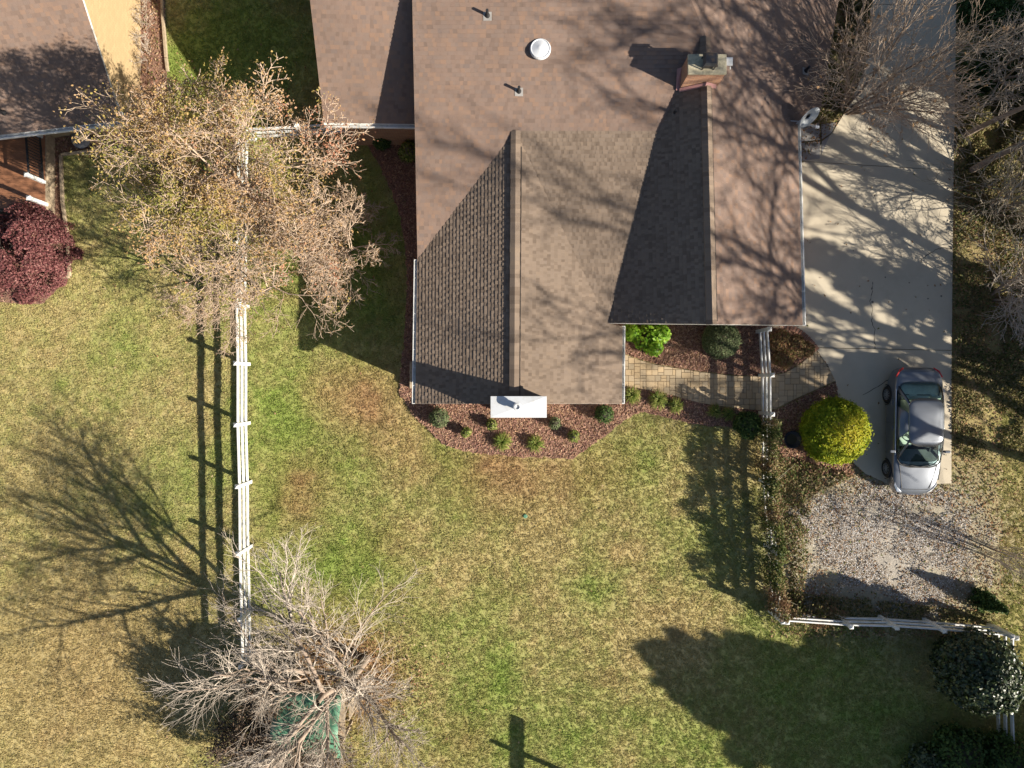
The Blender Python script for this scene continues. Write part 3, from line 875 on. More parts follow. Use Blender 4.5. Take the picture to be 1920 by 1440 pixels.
def gutter(parent, a, b, out, w=0.11, h=0.10):
    """open trough along a->b (3D points at the roof edge), out = outward unit vector"""
    a = Vector(a); b = Vector(b); o = Vector(out); up = Vector((0, 0, 1)); mb = MB()
    dn = 0.03
    def pt(q, x, z): return q + o * x + up * z
    for x0, z0, x1, z1 in ((0.0, -dn - h, 0.0, -dn), (w, -dn - h, w, -dn + .005), (0.0, -dn - h, w, -dn - h)):
        d = (b - a).normalized()
        if x0 == x1:
            mb.bar(pt(a, x0, (z0 + z1) / 2), pt(b, x0, (z0 + z1) / 2), 0.012 if x0 == 0 else 0.026, z1 - z0)
        else:
            mb.bar(pt(a, (x0 + x1) / 2, z0), pt(b, (x0 + x1) / 2, z0), x1 - x0, 0.01)
    L = (b - a).length; d = (b - a) / L; n = max(2, int(L / 0.55))
    for i in range(n + 1):
        q = a + d * (L * (i + .0) / n * .998 + .01)
        mb.bar(pt(q, -0.02, -dn + .012), pt(q, w + .01, -dn + .012), 0.02, 0.008)
    for q in (a, b):
        mb.bar(pt(q, 0, -dn - h / 2), pt(q, w, -dn - h / 2), .008, h)
    return mb.build('gutter', M['white'], parent)

def house():
    root = empty('house', (2.0, 6.0, 0), 'large brown shingled house with a front gable and white gutters beside the driveway', 'house')
    r0, r1 = P(967, 255, 4.0), P(964, 757, 4.0)
    WL = Plane(r0, r1, P(782, 620, 2.85)); WR = Plane(r0, r1, P(1166, 690, 2.85))
    A0 = P(785, 487, 2.85)
    A = Plane(A0, (A0[0] + 5, A0[1], 2.85), (A0[0], A0[1] + 1, 2.85 + .29))
    q0, q1 = P(1322, 62, 4.8), P(1335, 608, 4.8)
    D = Plane(q0, q1, P(1501, 420, 2.85))
    G = Plane(q0, q1, P(1141, 608, 3.02))
    Wp = meet(A, WL, WR)
    yk = Wp[1]
    zc = WR.z(*XY(1141, 608, 3.02))
    pc = XY(1141, 608, zc)
    B = Plane((0, yk, A.z(0, yk)), (5, yk, A.z(5, yk)), (pc[0], pc[1], zc))
    # make B level in x
    K = meet(A, B, G); C = meet(WR, B, G); AP = meet(A, G, D); L0 = meet(A, WL, level(2.85))
    yT = 15.0
    Hx = meet(A, D, Plane((0, yT, 0), (1, yT, 0), (0, yT + .0001, 1)))  # intersection at y=yT
    H = Hx
    ytop = lambda x: AP[1] + (x - AP[0]) * (H[1] - AP[1]) / (H[0] - AP[0])
    lt = A.px(773, 0); lx = L0[0] + (lt[0] - L0[0]) * (yT - L0[1]) / (lt[1] - L0[1])
    S, ST = M['shingle'], M['shingle_tan']
    kx = K[0]
    roof_slope(root, A, [[L0, Wp, (Wp[0], yT), (lx, yT)], [Wp, (K[0], K[1]), (kx, min(ytop(kx), yT)), H, (Wp[0], yT)], [K, AP, (kx, min(ytop(kx), yT))]] , S)
    rb = D.px(1335, 608); 
    e0 = D.px(1505, 610); e1 = D.px(1495, 229); e2 = D.px(1538, 208); e3 = D.px(1574, -12)
    t = (yT - e2[1]) / (e3[1] - e2[1]); e4 = (e2[0] + (e3[0] - e2[0]) * t, yT)
    roof_slope(root, D, [[rb, e0, e1, AP], [AP, e1, e2, e4, H]], S)
    gb = G.px(1141, 608); gr = G.px(1335, 608)
    gb = C
    roof_slope(root, G, [[AP, K, C, (G.px(1335, 608))]], ST)
    roof_slope(root, B, [[Wp, C, K]], ST)
    w_l0 = WL.px(779, 757); w_r = WL.px(964, 757); wr_e = WR.px(1166, 757); wr_t = WR.px(1167, 612)
    roof_slope(root, WL, [[Wp, L0, w_l0, w_r]], ST)
    roof_slope(root, WR, [[w_r, wr_e, wr_t, C], [Wp, w_r, C]], ST)
    # hidden back slope
    yB = 22.0
    Bk = Plane((0, yT, A.z(0, yT)), (5, yT, A.z(5, yT)), (0, yT + 1, A.z(0, yT) - .3))
    hb = meet(D, Bk, Plane((0, yB, 0), (1, yB, 0), (0, yB + .0001, 1)))
    roof_slope(root, Bk, [[(lx, yT), H, hb, (lx, yB)]], S, exp=0.5)
    roof_slope(root, D, [[H, e4, (e4[0], yB), hb]], S, exp=0.5)
    sW = abs(WL.a); sW2 = abs(WR.a)
    rz = lambda pl, p: (p[0], p[1], pl.z(*p))
    ridge_cap(root, rz(WL, w_r), rz(WL, Wp), sW, sW2, ST, w=.16, raise_=.065)
    ridge_cap(root, rz(D, rb), rz(D, AP), abs(G.a), abs(D.a), ST, w=.16, raise_=.065)
    for pa, pb, sr_ in ((rz(WL, w_r), rz(WL, Wp), sW2), (rz(D, rb), rz(D, AP), abs(D.a))):
        MB().bar(Vector(pa) + Vector((.185, .1, .03 - .185 * sr_)), Vector(pb) + Vector((.185, -.5, .03 - .185 * sr_)), .018, .02).build('ridge_vent_slot', M['rubber'], root)
    ridge_cap(root, rz(D, AP), rz(D, H), .25, .25, S, w=.09, raise_=.01)
    # gutters
    zz = lambda p, pl: Vector((p[0], p[1], pl.z(*p)))
    gutter(root, zz(w_l0, WL), zz(L0, WL), (-1, 0, 0))
    gutter(root, zz(wr_e, WR), zz(wr_t, WR), (1, 0, 0), w=.09)
    gutter(root, zz(e0, D), zz(e1, D), (1, 0, 0))
    # rake boards
    mb = MB()
    for a, b, pl in ((w_l0, w_r, WL), (w_r, wr_e, WR), (C, gr, G), (rb, e0, D)):
        pa, pb = zz(a, pl), zz(b, pl)
        MB().bar(pa + Vector((0, 0.012, -.10)), pb + Vector((0, 0.012, -.10)), 0.03, .17).build('rake_board', M['fascia'], root)
    # walls, gables reach the underside of the roofs
    def wall_poly(pts):    # vertical wall quad strip given [(x,y)...] with top heights
        pass
    xl, xr_ = WL.px(785, 620)[0] + .38, WR.px(1160, 690)[0] - .33
    yf = w_l0[1] + .32
    xm = w_r[0]
    def gable(name, x0, x1, yy, plL, plR, xridge, y_back, low=0.0):
        vs = [(x0, yy, low), (x1, yy, low), (x1, yy, plR.z(x1, yy) - .12), (xridge, yy, plL.z(xridge, yy) - .12), (x0, yy, plL.z(x0, yy) - .12)]
        mb = MB(); d = .14
        n = len(vs); v2 = [(v[0], v[1] + d, v[2]) for v in vs]
        mb.add(vs + v2, [tuple(range(n)), tuple(reversed(range(n, 2 * n)))] + [(i, n + i, n + (i + 1) % n, (i + 1) % n) for i in range(n)])
        return mb.build(name, M['siding'], root)
    gable('wall', xl, xr_, yf, WL, WR, xm, 0)
    gx0, gx1 = C[0] + .2, D.px(1500, 420)[0] - .4
    gy = C[1] + .35
    gable('wall', gx0, gx1, gy, G, D, rb[0], 0)
    mb = MB()
    mb.box((xl + .07, (yf + .17 + 15) / 2, 1.36), (.14, 15 - yf - .17, 2.72))
    mb.build('wall', M['brick'], root)
    mb = MB(); mb.box((xr_ - .07, (yf + .17 + gy) / 2, 1.3), (.14, gy - yf - .2, 2.6)); mb.build('wall', M['siding'], root)
    mb = MB(); mb.box((gx1 - .07, (gy + .17 + 15) / 2, 1.2), (.14, 15 - gy - .17, 2.4)); mb.build('wall', M['brick'], root)
    # windows + front door
    def window(c, w, h, nx):
        wf = MB(); 
        cx, cy, cz = c
        t = .06
        ax = (1, 0) if nx == 0 else (0, 1)
        def bb(dx, dz, ww, hh):
            wf.box((cx + ax[0] * dx, cy + ax[1] * dx, cz + dz), (ww if nx == 0 else .06, .06 if nx == 0 else ww, hh))
        bb(0, h / 2, w + t, t); bb(0, -h / 2, w + t, t); bb(-w / 2, 0, t, h - t); bb(w / 2, 0, t, h - t); bb(0, 0, w - t, .03)
        f = wf.build('window', M['white'], root)
        g = MB().box((cx, cy, cz), (w - t if nx == 0 else .03, .03 if nx == 0 else w - t, h - t))
        g.v = [(v[0] - root.location[0], v[1] - root.location[1], v[2] - root.location[2]) for v in g.v]
        g.build('pane', M['pane'], f)
    for cx in (-1.6, 1.9): window((cx, yf - .03, 1.5), 1.2, 1.3, 0)
    window((gx0 + 4.6, gy - .03, 1.45), 1.5, 1.3, 0)
    window((xl - .03, 5.8, 1.5), 1.1, 1.2, 1); window((xl - .03, 1.5, 1.5), 1.1, 1.2, 1)
    for yy in (4.5, 8.0): window((gx1 + .03, yy, 1.4), 1.2, 1.1, 1)
    d = MB().box((gx0 + 1.2, gy - .04, 1.05), (.95, .07, 2.1)).build('front_door', M['flashing'], root)
    MB().box((gx0 + 1.2 + .38 - root.location[0], gy - .09 - root.location[1], 1.0), (.04, .04, .14)).build('handle', M['metal_white'], d)
    # brick chimney through the ridge
    zt = 5.5
    a = XY(1291, 138, zt); b = XY(1361, 103, zt)
    mb = MB(); mb.prism([(a[0], a[1]), (b[0], a[1]), (b[0], b[1]), (a[0], b[1])], 3.2, zt - .06)
    mb.build('chimney', M['brick'], root)
    ch = [o for o in root.children if o.name.startswith('chimney')][0]
    L = Vector(root.location)
    def sub(mb_, nm, mt, **k):
        mb_.v = [tuple(Vector(v) - L) for v in mb_.v]; return mb_.build(nm, mt, ch, **k)
    sub(MB().prism([(a[0] - .02, a[1] - .02), (b[0] + .02, a[1] - .02), (b[0] + .02, b[1] + .02), (a[0] - .02, b[1] + .02)], zt - .06, zt + .02), 'crown', M['mortar_cap'], bevel=.012)
    # step flashing strips on the two roof slopes
    fl = MB()
    zL, zR = G, D
    fl.add([(a[0] - .13, a[1] - .05, A.z(a[0], a[1]) + .05), (a[0] - .004, a[1] - .05, A.z(a[0], a[1]) + .05), (a[0] - .004, b[1], A.z(a[0], b[1]) + .16), (a[0] - .13, b[1], A.z(a[0], b[1]) + .05)], [(0, 1, 2, 3)])
    yy = a[1] - .02
    for x0, x1, pl in ((a[0] - .03, q0[0], G), (q0[0], b[0] - .06, D)):
        fl.add([(x0, yy - .09, pl.z(x0, yy) + .04), (x1, yy - .09, pl.z(x1, yy) + .04), (x1, yy, pl.z(x1, yy) + .14), (x0, yy, pl.z(x0, yy) + .14)], [(0, 1, 2, 3)])
    sub(fl, 'flashing', M['flashing'])
    # flue hood
    hz = zt + .33
    h0 = XY(1318.5, 124.5, hz); h1 = XY(1346, 98, hz)
    hx, hy = (h0[0] + h1[0]) / 2, (h0[1] + h1[1]) / 2; w2, h2 = (h1[0] - h0[0]) / 2, (h1[1] - h0[1]) / 2
    mb = MB()
    prof = [(w2, h2, -.03), (w2, h2, 0), (w2 * .72, h2 * .72, .09)]
    vs = []
    for pw, ph, pz in prof:
        vs += [(hx - pw, hy - ph, hz + pz), (hx + pw, hy - ph, hz + pz), (hx + pw, hy + ph, hz + pz), (hx - pw, hy + ph, hz + pz)]
    fs = [(3, 2, 1, 0), (8, 9, 10, 11)] + [(j * 4 + i, j * 4 + (i + 1) % 4, j * 4 + 4 + (i + 1) % 4, j * 4 + 4 + i) for j in range(2) for i in range(4)]
    mb.add(vs, fs)
    for sx in (-1, 1):
        for sy in (-1, 1):
            mb.box((hx + sx * w2 * .8, hy + sy * h2 * .8, (zt + hz) / 2), (.03, .03, hz - zt))
    mb.box((hx, hy, zt + .08), (w2 * 1.3, h2 * 1.3, .16))
    sub(mb, 'flue_hood', M['metal_dark'])
    v0 = XY(1368, 115, 5.35)
    mb = MB().box((v0[0], v0[1], 5.33), (.19, .24, .05)).box((v0[0] - .15, v0[1], 5.3), (.12, .2, .03)).box((v0[0] + .04, v0[1] - .17, 5.28), (.03, .08, .03))
    sub(mb, 'side_vent', M['metal_white'])
    # roof penetrations
    def on(pl, px, py):
        p = pl.px(px, py); return Vector((p[0], p[1], pl.z(*p)))
    c = on(A, 1013, 94)
    mb = MB().lathe((c.x, c.y, c.z - .02), [(.30, 0), (.33, .05), (.33, .11), (.30, .15), (.29, .15), (.28, .13), (.20, .155), (.12, .18), (.06, .20), (.02, .205)], 28)
    mb.build('skylight_dome', M['metal_white'], root, smooth=False)
    for px, py, pl in ((914, 29, A), (973, 171, A), (1263, 214, A), (1510, 133, D)):
        c = on(pl, px, py)
        pv = MB().tube(c + Vector((0, 0, -.05)), c + Vector((-.0, 0.0, .33)), .045, .045, 10).tube(c + Vector((0, 0, -.03)), c + Vector((0, 0, .10)), .10, .05, 10).build('vent_pipe', M['rubber'], root)
        fm = MB(); g = pl
        w_, h_ = .13, .15
        fm.add([(c.x + dx, c.y + dy, g.z(c.x + dx, c.y + dy) + .022) for dx, dy in ((-w_, -h_), (w_, -h_), (w_, h_ * .6), (-w_, h_ * .6))], [(0, 1, 2, 3)])
        fm.v = [tuple(Vector(v) - L) for v in fm.v]
        fm.build('flashing_plate', M['flag'], pv)
    # prefab chimney chase on the front gable
    zc_ = 4.48
    c0 = XY(920, 783, zc_); c1 = XY(1025, 743, zc_)
    ins = .04
    mb = MB().prism([(c0[0] + ins, c0[1] + ins), (c1[0] - ins, c0[1] + ins), (c1[0] - ins, c1[1] - ins), (c0[0] + ins, c1[1] - ins)], 0, zc_ - .05)
    mb.build('chimney_chase', M['siding'], root)
    cs = [o for o in root.children if o.name.startswith('chimney_chase')][0]
    mx_, my_ = (c0[0] + c1[0]) / 2, (c0[1] + c1[1]) / 2
    cap = MB()
    cap.add([(c0[0], c0[1], zc_ - .12), (c1[0], c0[1], zc_ - .12), (c1[0], c1[1], zc_ - .12), (c0[0], c1[1], zc_ - .12),
             (c0[0], c0[1], zc_), (c1[0], c0[1], zc_), (c1[0], c1[1], zc_), (c0[0], c1[1], zc_), (mx_, my_, zc_ + .075)],
            [(0, 1, 5, 4), (1, 2, 6, 5), (2, 3, 7, 6), (3, 0, 4, 7), (4, 5, 8), (5, 6, 8), (6, 7, 8), (7, 4, 8)])
    cap.v = [tuple(Vector(v) - L) for v in cap.v]
    cap.build('chase_cap', M['metal_white'], cs)
    fx, fy = XY(970, 763, zc_ + .2)
    fl = MB().lathe((fx, fy, zc_), [(.13, 0), (.10, .05), (.10, .26), (.135, .27), (.135, .33), (.10, .345), (.07, .345), (.065, .30), (.02, .30)], 22)
    fl.v = [tuple(Vector(v) - L) for v in fl.v]
    fl.build('flue_pipe', M['metal_white'], cs)
    # crawl-space bulkhead at the left wall
    b0 = XY(768, 728, .35); b1 = XY(800, 678, .35)
    MB().prism([(b0[0], b0[1]), (b1[0], b0[1]), (b1[0], b1[1]), (b0[0], b1[1])], 0, .35).build('bulkhead', M['timber'], root, bevel=.01)
    # ---------------- attached left wing
    E = Plane(P(607, 230, 3.1), P(775, 234, 3.1), (-6.3, 12.05, 4.78))
    ea = E.px(607, 230); eb = E.px(776, 233); ec = E.px(582, 0)
    ex0 = ea[0]; yE = 14.6
    ex1 = L0[0] + .30
    roof_slope(root, E, [[(ea[0], ea[1]), (ex1, eb[1]), (ex1, yE), (ec[0], yE)]], S)
    Eb = Plane((0, yE, E.z(-5, yE)), (1, yE, E.z(-5, yE)), (0, yE + 1, E.z(-5, yE) - .5))
    roof_slope(root, Eb, [[(ec[0], yE), (ex1, yE), (ex1, 19), (ec[0], 19)]], S, exp=.5)
    gutter(root, Vector((ea[0], ea[1], E.z(*ea))), Vector((ex1 - .35, eb[1], E.z(ex1, eb[1]))), (0, -1, 0))
    wy = ea[1] + .28
    MB().box(((ea[0] + .35 + xl) / 2, wy + .07, 1.52), (xl - ea[0] - .35, .14, 3.04)).build('wall', M['brick'], root)
    wx = ea[0] + .35
    vs = [(wx, wy + .15, 0), (wx, yE, 0), (wx, yE, E.z(wx, yE) - .12), (wx, wy + .15, E.z(wx, wy + .15) - .12)]
    mb = MB(); mb.add(vs + [(v[0] + .14, v[1], v[2]) for v in vs], [(3, 2, 1, 0), (4, 5, 6, 7), (0, 1, 5, 4), (1, 2, 6, 5), (2, 3, 7, 6), (3, 0, 4, 7)])
    mb.build('wall', M['brick'], root)
    # gable infill of the main roof above the wing
    yy0 = L0[1] + .2
    vs = [(xl, yy0, 2.6), (xl, 15, 2.6), (xl, 15, A.z(0, 15) - .12), (xl, yy0, A.z(0, yy0) - .12)]
    mb = MB(); mb.add(vs + [(v[0] + .1, v[1], v[2]) for v in vs], [(3, 2, 1, 0), (4, 5, 6, 7), (0, 1, 5, 4), (1, 2, 6, 5), (2, 3, 7, 6), (3, 0, 4, 7)])
    mb.build('wall', M['siding'], root)
    MB().tube((wx + 1.0, wy - .12, 2.55), (wx + 1.0, wy, 2.6), .07, .05, 8).build('wall_lamp', M['metal_white'], root)
    # satellite dish on a mast at the driveway eave
    dz = 3.35
    mast0 = on(D, 1493, 232)
    dc = Vector(P(1517, 220, dz))
    root2 = empty('satellite_dish', (mast0.x, mast0.y, mast0.z), 'grey satellite dish on a bent mast at the roof edge over the driveway', 'satellite dish')
    n_ = Vector((.86, -.50, .28)).normalized()   # looks to the sun side, strongly foreshortened from above
    n_ = Vector((0.42, -0.66, 0.42)).normalized()
    x_ = n_.orthogonal().normalized(); y_ = n_.cross(x_)
    V = []; Fc = []
    K_ = 24
    rings = [(0, -.07), (.1, -.065), (.2, -.045), (.3, -.015), (.36, .01)]
    e1_ = Vector((0.84, 0.54, 0)).normalized(); e1_ = (e1_ - n_ * e1_.dot(n_)).normalized(); e2_ = n_.cross(e1_)
    for r, h in rings[1:]:
        for i in range(K_):
            t = 6.28318 * i / K_
            V.append(dc + e1_ * (r * 1.12 * math.cos(t)) + e2_ * (r * math.sin(t)) + n_ * h)
    for j in range(3):
        for i in range(K_):
            Fc.append((j * K_ + i, j * K_ + (i + 1) % K_, (j + 1) * K_ + (i + 1) % K_, (j + 1) * K_ + i))
    Fc.append(tuple(range(K_)))
    dish = py_mesh('reflector', V, Fc, M['dish'], root2, smooth=True)
    sd = dish.modifiers.new('solid', 'SOLIDIFY'); sd.thickness = .015
    back = dc - n_ * .08
    mb = MB().tube(mast0, mast0 + Vector((0.02, 0, .28)), .022).tube(mast0 + Vector((0.02, 0, .28)), back, .022)
    mb.tube(mast0 + Vector((-.25, .05, .13)), mast0 + Vector((.01, 0, .22)), .01).build('mast', M['metal_white'], root2)
    arm0 = dc - e2_ * .33
    lnb = dc + n_ * .42 - e2_ * .12
    MB().tube(dc - e2_ * .36 - n_ * .02, lnb, .018).tube(lnb - n_ * .07, lnb + n_ * .04, .035).box(lnb + Vector((0, 0, 0)), (.12, .07, .07)).build('feed_arm', M['metal_white'], root2)
    return dict(A=A, D=D, G=G, B=B, WL=WL, WR=WR)
mm, tt, bb = new_mat('window_glass'); bb.inputs['Base Color'].default_value = (.05, .06, .07, 1); bb.inputs['Roughness'].default_value = .05; M['pane'] = mm
M['dish'] = plain('dish_grey', (0.42, 0.45, 0.47), .45, .12, 3)
HP = house()

# ------------------------------------------------------------------ neighbour house (top left)
def neighbour():
    root = empty('brick_house', (-17, 12, 0), 'neighbouring house with a pinkish brown roof and sunlit yellow brick gable wall', 'house')
    pe = P(229, 226, 2.45); pw = P(0, 253, 2.45)
    top = P(155, 0, 4.75)
    S = Plane(pe, pw, top)
    dirx = (Vector(pw) - Vector(pe)).normalized()
    e = (pe[0], pe[1]); t = (top[0], top[1])
    far = (pe[0] + dirx.x * 8, pe[1] + dirx.y * 8)
    tt_ = (t[0] + (t[0] - e[0]) * .25, t[1] + (t[1] - e[1]) * .25); ft = (tt_[0] + dirx.x * 8, tt_[1] + dirx.y * 8)
    roof_slope(root, S, [[e, tt_, ft, far]], M['shingle'])
    zr = S.z(*tt_)
    back = Plane((tt_[0], tt_[1], zr), (ft[0], ft[1], S.z(*ft)), (tt_[0], tt_[1] + 3, zr - 1.8))
    roof_slope(root, back, [[tt_, (tt_[0], tt_[1] + 4), (ft[0], ft[1] + 4), ft]], M['shingle'], exp=.5)
    a = Vector((e[0], e[1], 2.45)); b = Vector((far[0], far[1], 2.45))
    gutter(root, b, a, Vector((dirx.y, -dirx.x, 0)) if dirx.y * 0 - dirx.x * 1 < 0 else Vector((-dirx.y, dirx.x, 0)))
    # walls
    wx = XY(262, 0, 0)[0]
    c0 = XY(264, 240, 0)
    wx = c0[0]
    def top_z(y): return S.z(min(wx, e[0]), y) if y < tt_[1] else back.z(wx, y)
    ys = [c0[1], tt_[1], tt_[1] + 3.5]
    zs = [2.55, S.z(t[0], tt_[1]) - .12, S.z(t[0], tt_[1]) - .12 - 2.0]
    zs[0] = S.z(e[0], c0[1]) - .12
    vs = [(wx, ys[0], 0), (wx, ys[2], 0), (wx, ys[2], zs[2]), (wx, ys[1], zs[1]), (wx, ys[0], zs[0])]
    # wall leans nowhere: vertical; overhanging rake above
    n = 5
    mb = MB(); mb.add(vs + [(v[0] - .2, v[1], v[2]) for v in vs], [tuple(range(n)), tuple(reversed(range(n, 2 * n)))] + [(i, n + i, n + (i + 1) % n, (i + 1) % n) for i in range(n)])
    mb.build('wall', M['brick_tan'], root)
    w1 = (c0[0] - .21, c0[1]); w0 = (c0[0] + dirx.x * 7, c0[1] + dirx.y * 7)
    mb = MB(); mb.bar((w1[0], w1[1] + .1, 1.2), (w0[0], w0[1] + .1, 1.2), .2, 2.4)
    mb.build('wall', M['brick_tan'], root)
    d = MB().bar(Vector(P(221, 193, 2.9)), Vector(P(229, 224, 2.45)), .05, .05).bar(Vector(P(229, 225, 2.4)), Vector((c0[0] + .04, c0[1] - .02, 1.9)), .07, .07).bar(Vector((c0[0] + .05, c0[1] + .03, 1.9)), Vector((c0[0] + .05, c0[1] + .03, .1)), .07, .07)
    d.build('downspout', M['white'], root)
    c = Vector((S.px(8, 211)[0], S.px(8, 211)[1], 0)); c.z = S.z(c.x, c.y)
    MB().tube(c + Vector((0, 0, -.05)), c + Vector((0, 0, .3)), .045, .045, 10).tube(c + Vector((0, 0, 0)), c + Vector((0, 0, .1)), .1, .05, 10).build('vent_pipe', M['rubber'], root)
neighbour()

# ------------------------------------------------------------------ deck with railing
def deck():
    dz = 0.55
    root = empty('wooden_deck', (XY(40, 320)[0], XY(40, 320)[1], 0), 'reddish brown boarded deck with white posts beside the dark red maple', 'deck')
    x1 = P(84, 320, dz)[0]; ytop = P(0, 250, dz)[1]; ybot = P(0, 398, dz)[1]
    n = int((ytop - ybot) / .14)
    for i in range(n):
        yy = ytop - (i + .5) * .14
        MB().box(((x1 - 21) / 2, yy, dz - .015), (x1 + 21, .134, .03)).build('deck_board', M['deck'], root)
    MB().box((x1 + .02, (ytop + ybot) / 2, dz / 2 - .02), (.04, ytop - ybot, dz)).build('skirt', M['timber'], root)
    mb = MB()
    # sill under the boards
    mb.box(((x1 - 21) / 2 - .1, (ytop + ybot) / 2, dz / 2 - .04), (x1 + 20.7, ytop - ybot - .1, dz - .1)); mb.build('joists', M['bark_dark'], root)
    rail = empty('deck_railing', (x1, ytop, dz), 'black metal baluster railing between white posts on the edge of the deck', 'railing')
    posts = [P(80, 256, dz), P(86, 342, dz), P(90, 384, dz)]
    for p in posts:
        MB().box((p[0] - .05, p[1], dz + .5), (.12, .12, 1.0)).add([(p[0] - .05 + a * .085, p[1] + b * .085, dz + 1.0) for a, b in ((-1, -1), (1, -1), (1, 1), (-1, 1))] + [(p[0] - .05, p[1], dz + 1.09)],
            [(3, 2, 1, 0), (0, 1, 4), (1, 2, 4), (2, 3, 4), (3, 0, 4)]).build('post', M['white'], rail)
    a, b = Vector(posts[0]), Vector(posts[1])
    off = Vector((-.05, 0, 0))
    for z_, w_, h_ in ((.86, .06, .05), (.08, .05, .05)):
        MB().bar(a + off + Vector((0, -.06, z_)), b + off + Vector((0, .06, z_)), w_, h_).build('rail', M['rubber'], rail)
    L = (b - a).length; k = int(L / .105)
    for i in range(1, k):
        q = a + (b - a) * i / k + off
        MB().box(q + Vector((0, 0, .47)), (.022, .022, .74)).build('baluster', M['rubber'], rail)
deck()
def low_border(name, label, pts, w=.10, h=.12):
    c = XY(*pts[0]); root = empty(name, (c[0], c[1], 0), label, 'border')
    for i in range(len(pts) - 1):
        a, b = XY(*pts[i]), XY(*pts[i + 1]); d = Vector((b[0] - a[0], b[1] - a[1], 0)); L = d.length; d.normalize()
        n = max(1, round(L / 2.4))
        for j in range(n):
            p = Vector((a[0], a[1], h / 2)) + d * (L * j / n + .01); q = Vector((a[0], a[1], h / 2)) + d * (L * (j + 1) / n - .01)
            MB().bar(p, q, w, h).build('timber', M['timber'], root, bevel=.01)
low_border('landscape_border', 'weathered timber border between the leafy bed and lawn under the neighbouring gable', [(305, -50), (306, 20), (313, 110), (316, 135)])
low_border('landscape_border', 'pale timber border round the deck side bed, running down to the dark red maple', [(232, 276), (116, 291), (119, 380), (128, 440), (132, 519), (118, 522)])
# pale round stone
c = XY(149, 259, .2)
MB().lathe((c[0], c[1], 0), [(.33, 0), (.36, .1), (.34, .19), (.2, .23), (.02, .235)], 20).build('round_boulder', M['flag'], tag(empty('boulder', (c[0], c[1], 0)), 'pale rounded boulder in the leaf covered bed beside the deck', 'boulder'), smooth=True)

# ------------------------------------------------------------------ fences
PH = 1.39
RZ = (0.33, 0.71, 1.09)
def fence(label, pts, sides=None, rail_off=0.0, start_post=True, name='white_fence'):
    """pts: pixel positions of the post bases on the ground"""
    W0 = [Vector((*XY(*p), 0)) for p in pts]
    root = empty(name, W0[0], label, 'fence')
    for p in W0:
        mb = MB().box(p + Vector((0, 0, (PH - .08) / 2)), (.125, .125, PH - .08))
        r = .08
        mb.add([p + Vector((a * r, b * r, PH - .08)) for a, b in ((-1, -1), (1, -1), (1, 1), (-1, 1))] + [p + Vector((a * r, b * r, PH - .05)) for a, b in ((-1, -1), (1, -1), (1, 1), (-1, 1))] + [p + Vector((0, 0, PH + .04))],
               [(3, 2, 1, 0), (0, 1, 5, 4), (1, 2, 6, 5), (2, 3, 7, 6), (3, 0, 4, 7), (4, 5, 8), (5, 6, 8), (6, 7, 8), (7, 4, 8)])
        mb.build('post', M['white'], root)
    for i in range(len(W0) - 1):
        a, b = W0[i], W0[i + 1]; d = (b - a).normalized()
        for z_ in RZ:
            MB().bar(a + d * .055 + Vector((0, 0, z_ + random.uniform(-.01, .01))), b - d * .055 + Vector((0, 0, z_)), .045, .145).build('rail', M['white'], root)
    return root
random.seed(4)
fence('long white three rail fence between the two lawns, passing under the autumn tree', [(469, 262), (468, 365), (467, 468), (465, 575), (467, 683), (467, 793), (470, 903), (471, 1023), (474, 1141), (476, 1225)])
fence('short white rail fence from the autumn tree to the brick side wall of the house', [(479, 262), (575, 258), (668, 251)])
fence('white rail fence crossing the paver walk by the house and continuing overgrown with vines', [(1419, 622), (1424, 704), (1424.5, 774), (1425, 899), (1435, 1022), (1443, 1144)])
fence('short white rail fence along the bottom edge of the gravel lot', [(1451, 1145), (1565, 1153), (1647, 1155), (1732, 1161), (1852, 1171)])
fence('white rail fence in the bottom right corner beside the round holly', [(1860, 1173), (1859, 1295), (1863, 1410), (1868, 1530)])

# ------------------------------------------------------------------ vegetation generators
def prisms(name, segs, k, mat, parent, smooth=True):
    """segs: list of (x0,y0,z0,r0,x1,y1,z1,r1)"""
    S = np.asarray(segs, float); p0 = S[:, 0:3]; r0 = S[:, 3]; p1 = S[:, 4:7]; r1 = S[:, 7]
    d = p1 - p0; L = np.linalg.norm(d, axis=1); L[L < 1e-6] = 1e-6; d /= L[:, None]
    ref = np.where(np.abs(d[:, 2:3]) < .9, np.array([[0, 0, 1.]]), np.array([[1., 0, 0]]))
    xx = np.cross(d, ref); xx /= np.linalg.norm(xx, axis=1)[:, None]; yy = np.cross(d, xx)
    ang = np.arange(k) * 2 * math.pi / k
    ring = xx[:, None, :] * np.cos(ang)[None, :, None] + yy[:, None, :] * np.sin(ang)[None, :, None]
    A = p0[:, None, :] + ring * r0[:, None, None]; B = p1[:, None, :] + ring * r1[:, None, None]
    V = np.concatenate([A, B], 1).reshape(-1, 3)
    base = (np.arange(len(S)) * 2 * k)[:, None]
    i = np.arange(k); j = (i + 1) % k
    Fc = np.stack([base + i, base + j, base + k + j, base + k + i], -1).reshape(-1, 4)
    return np_mesh(name, V, Fc, mat, parent, smooth=smooth)

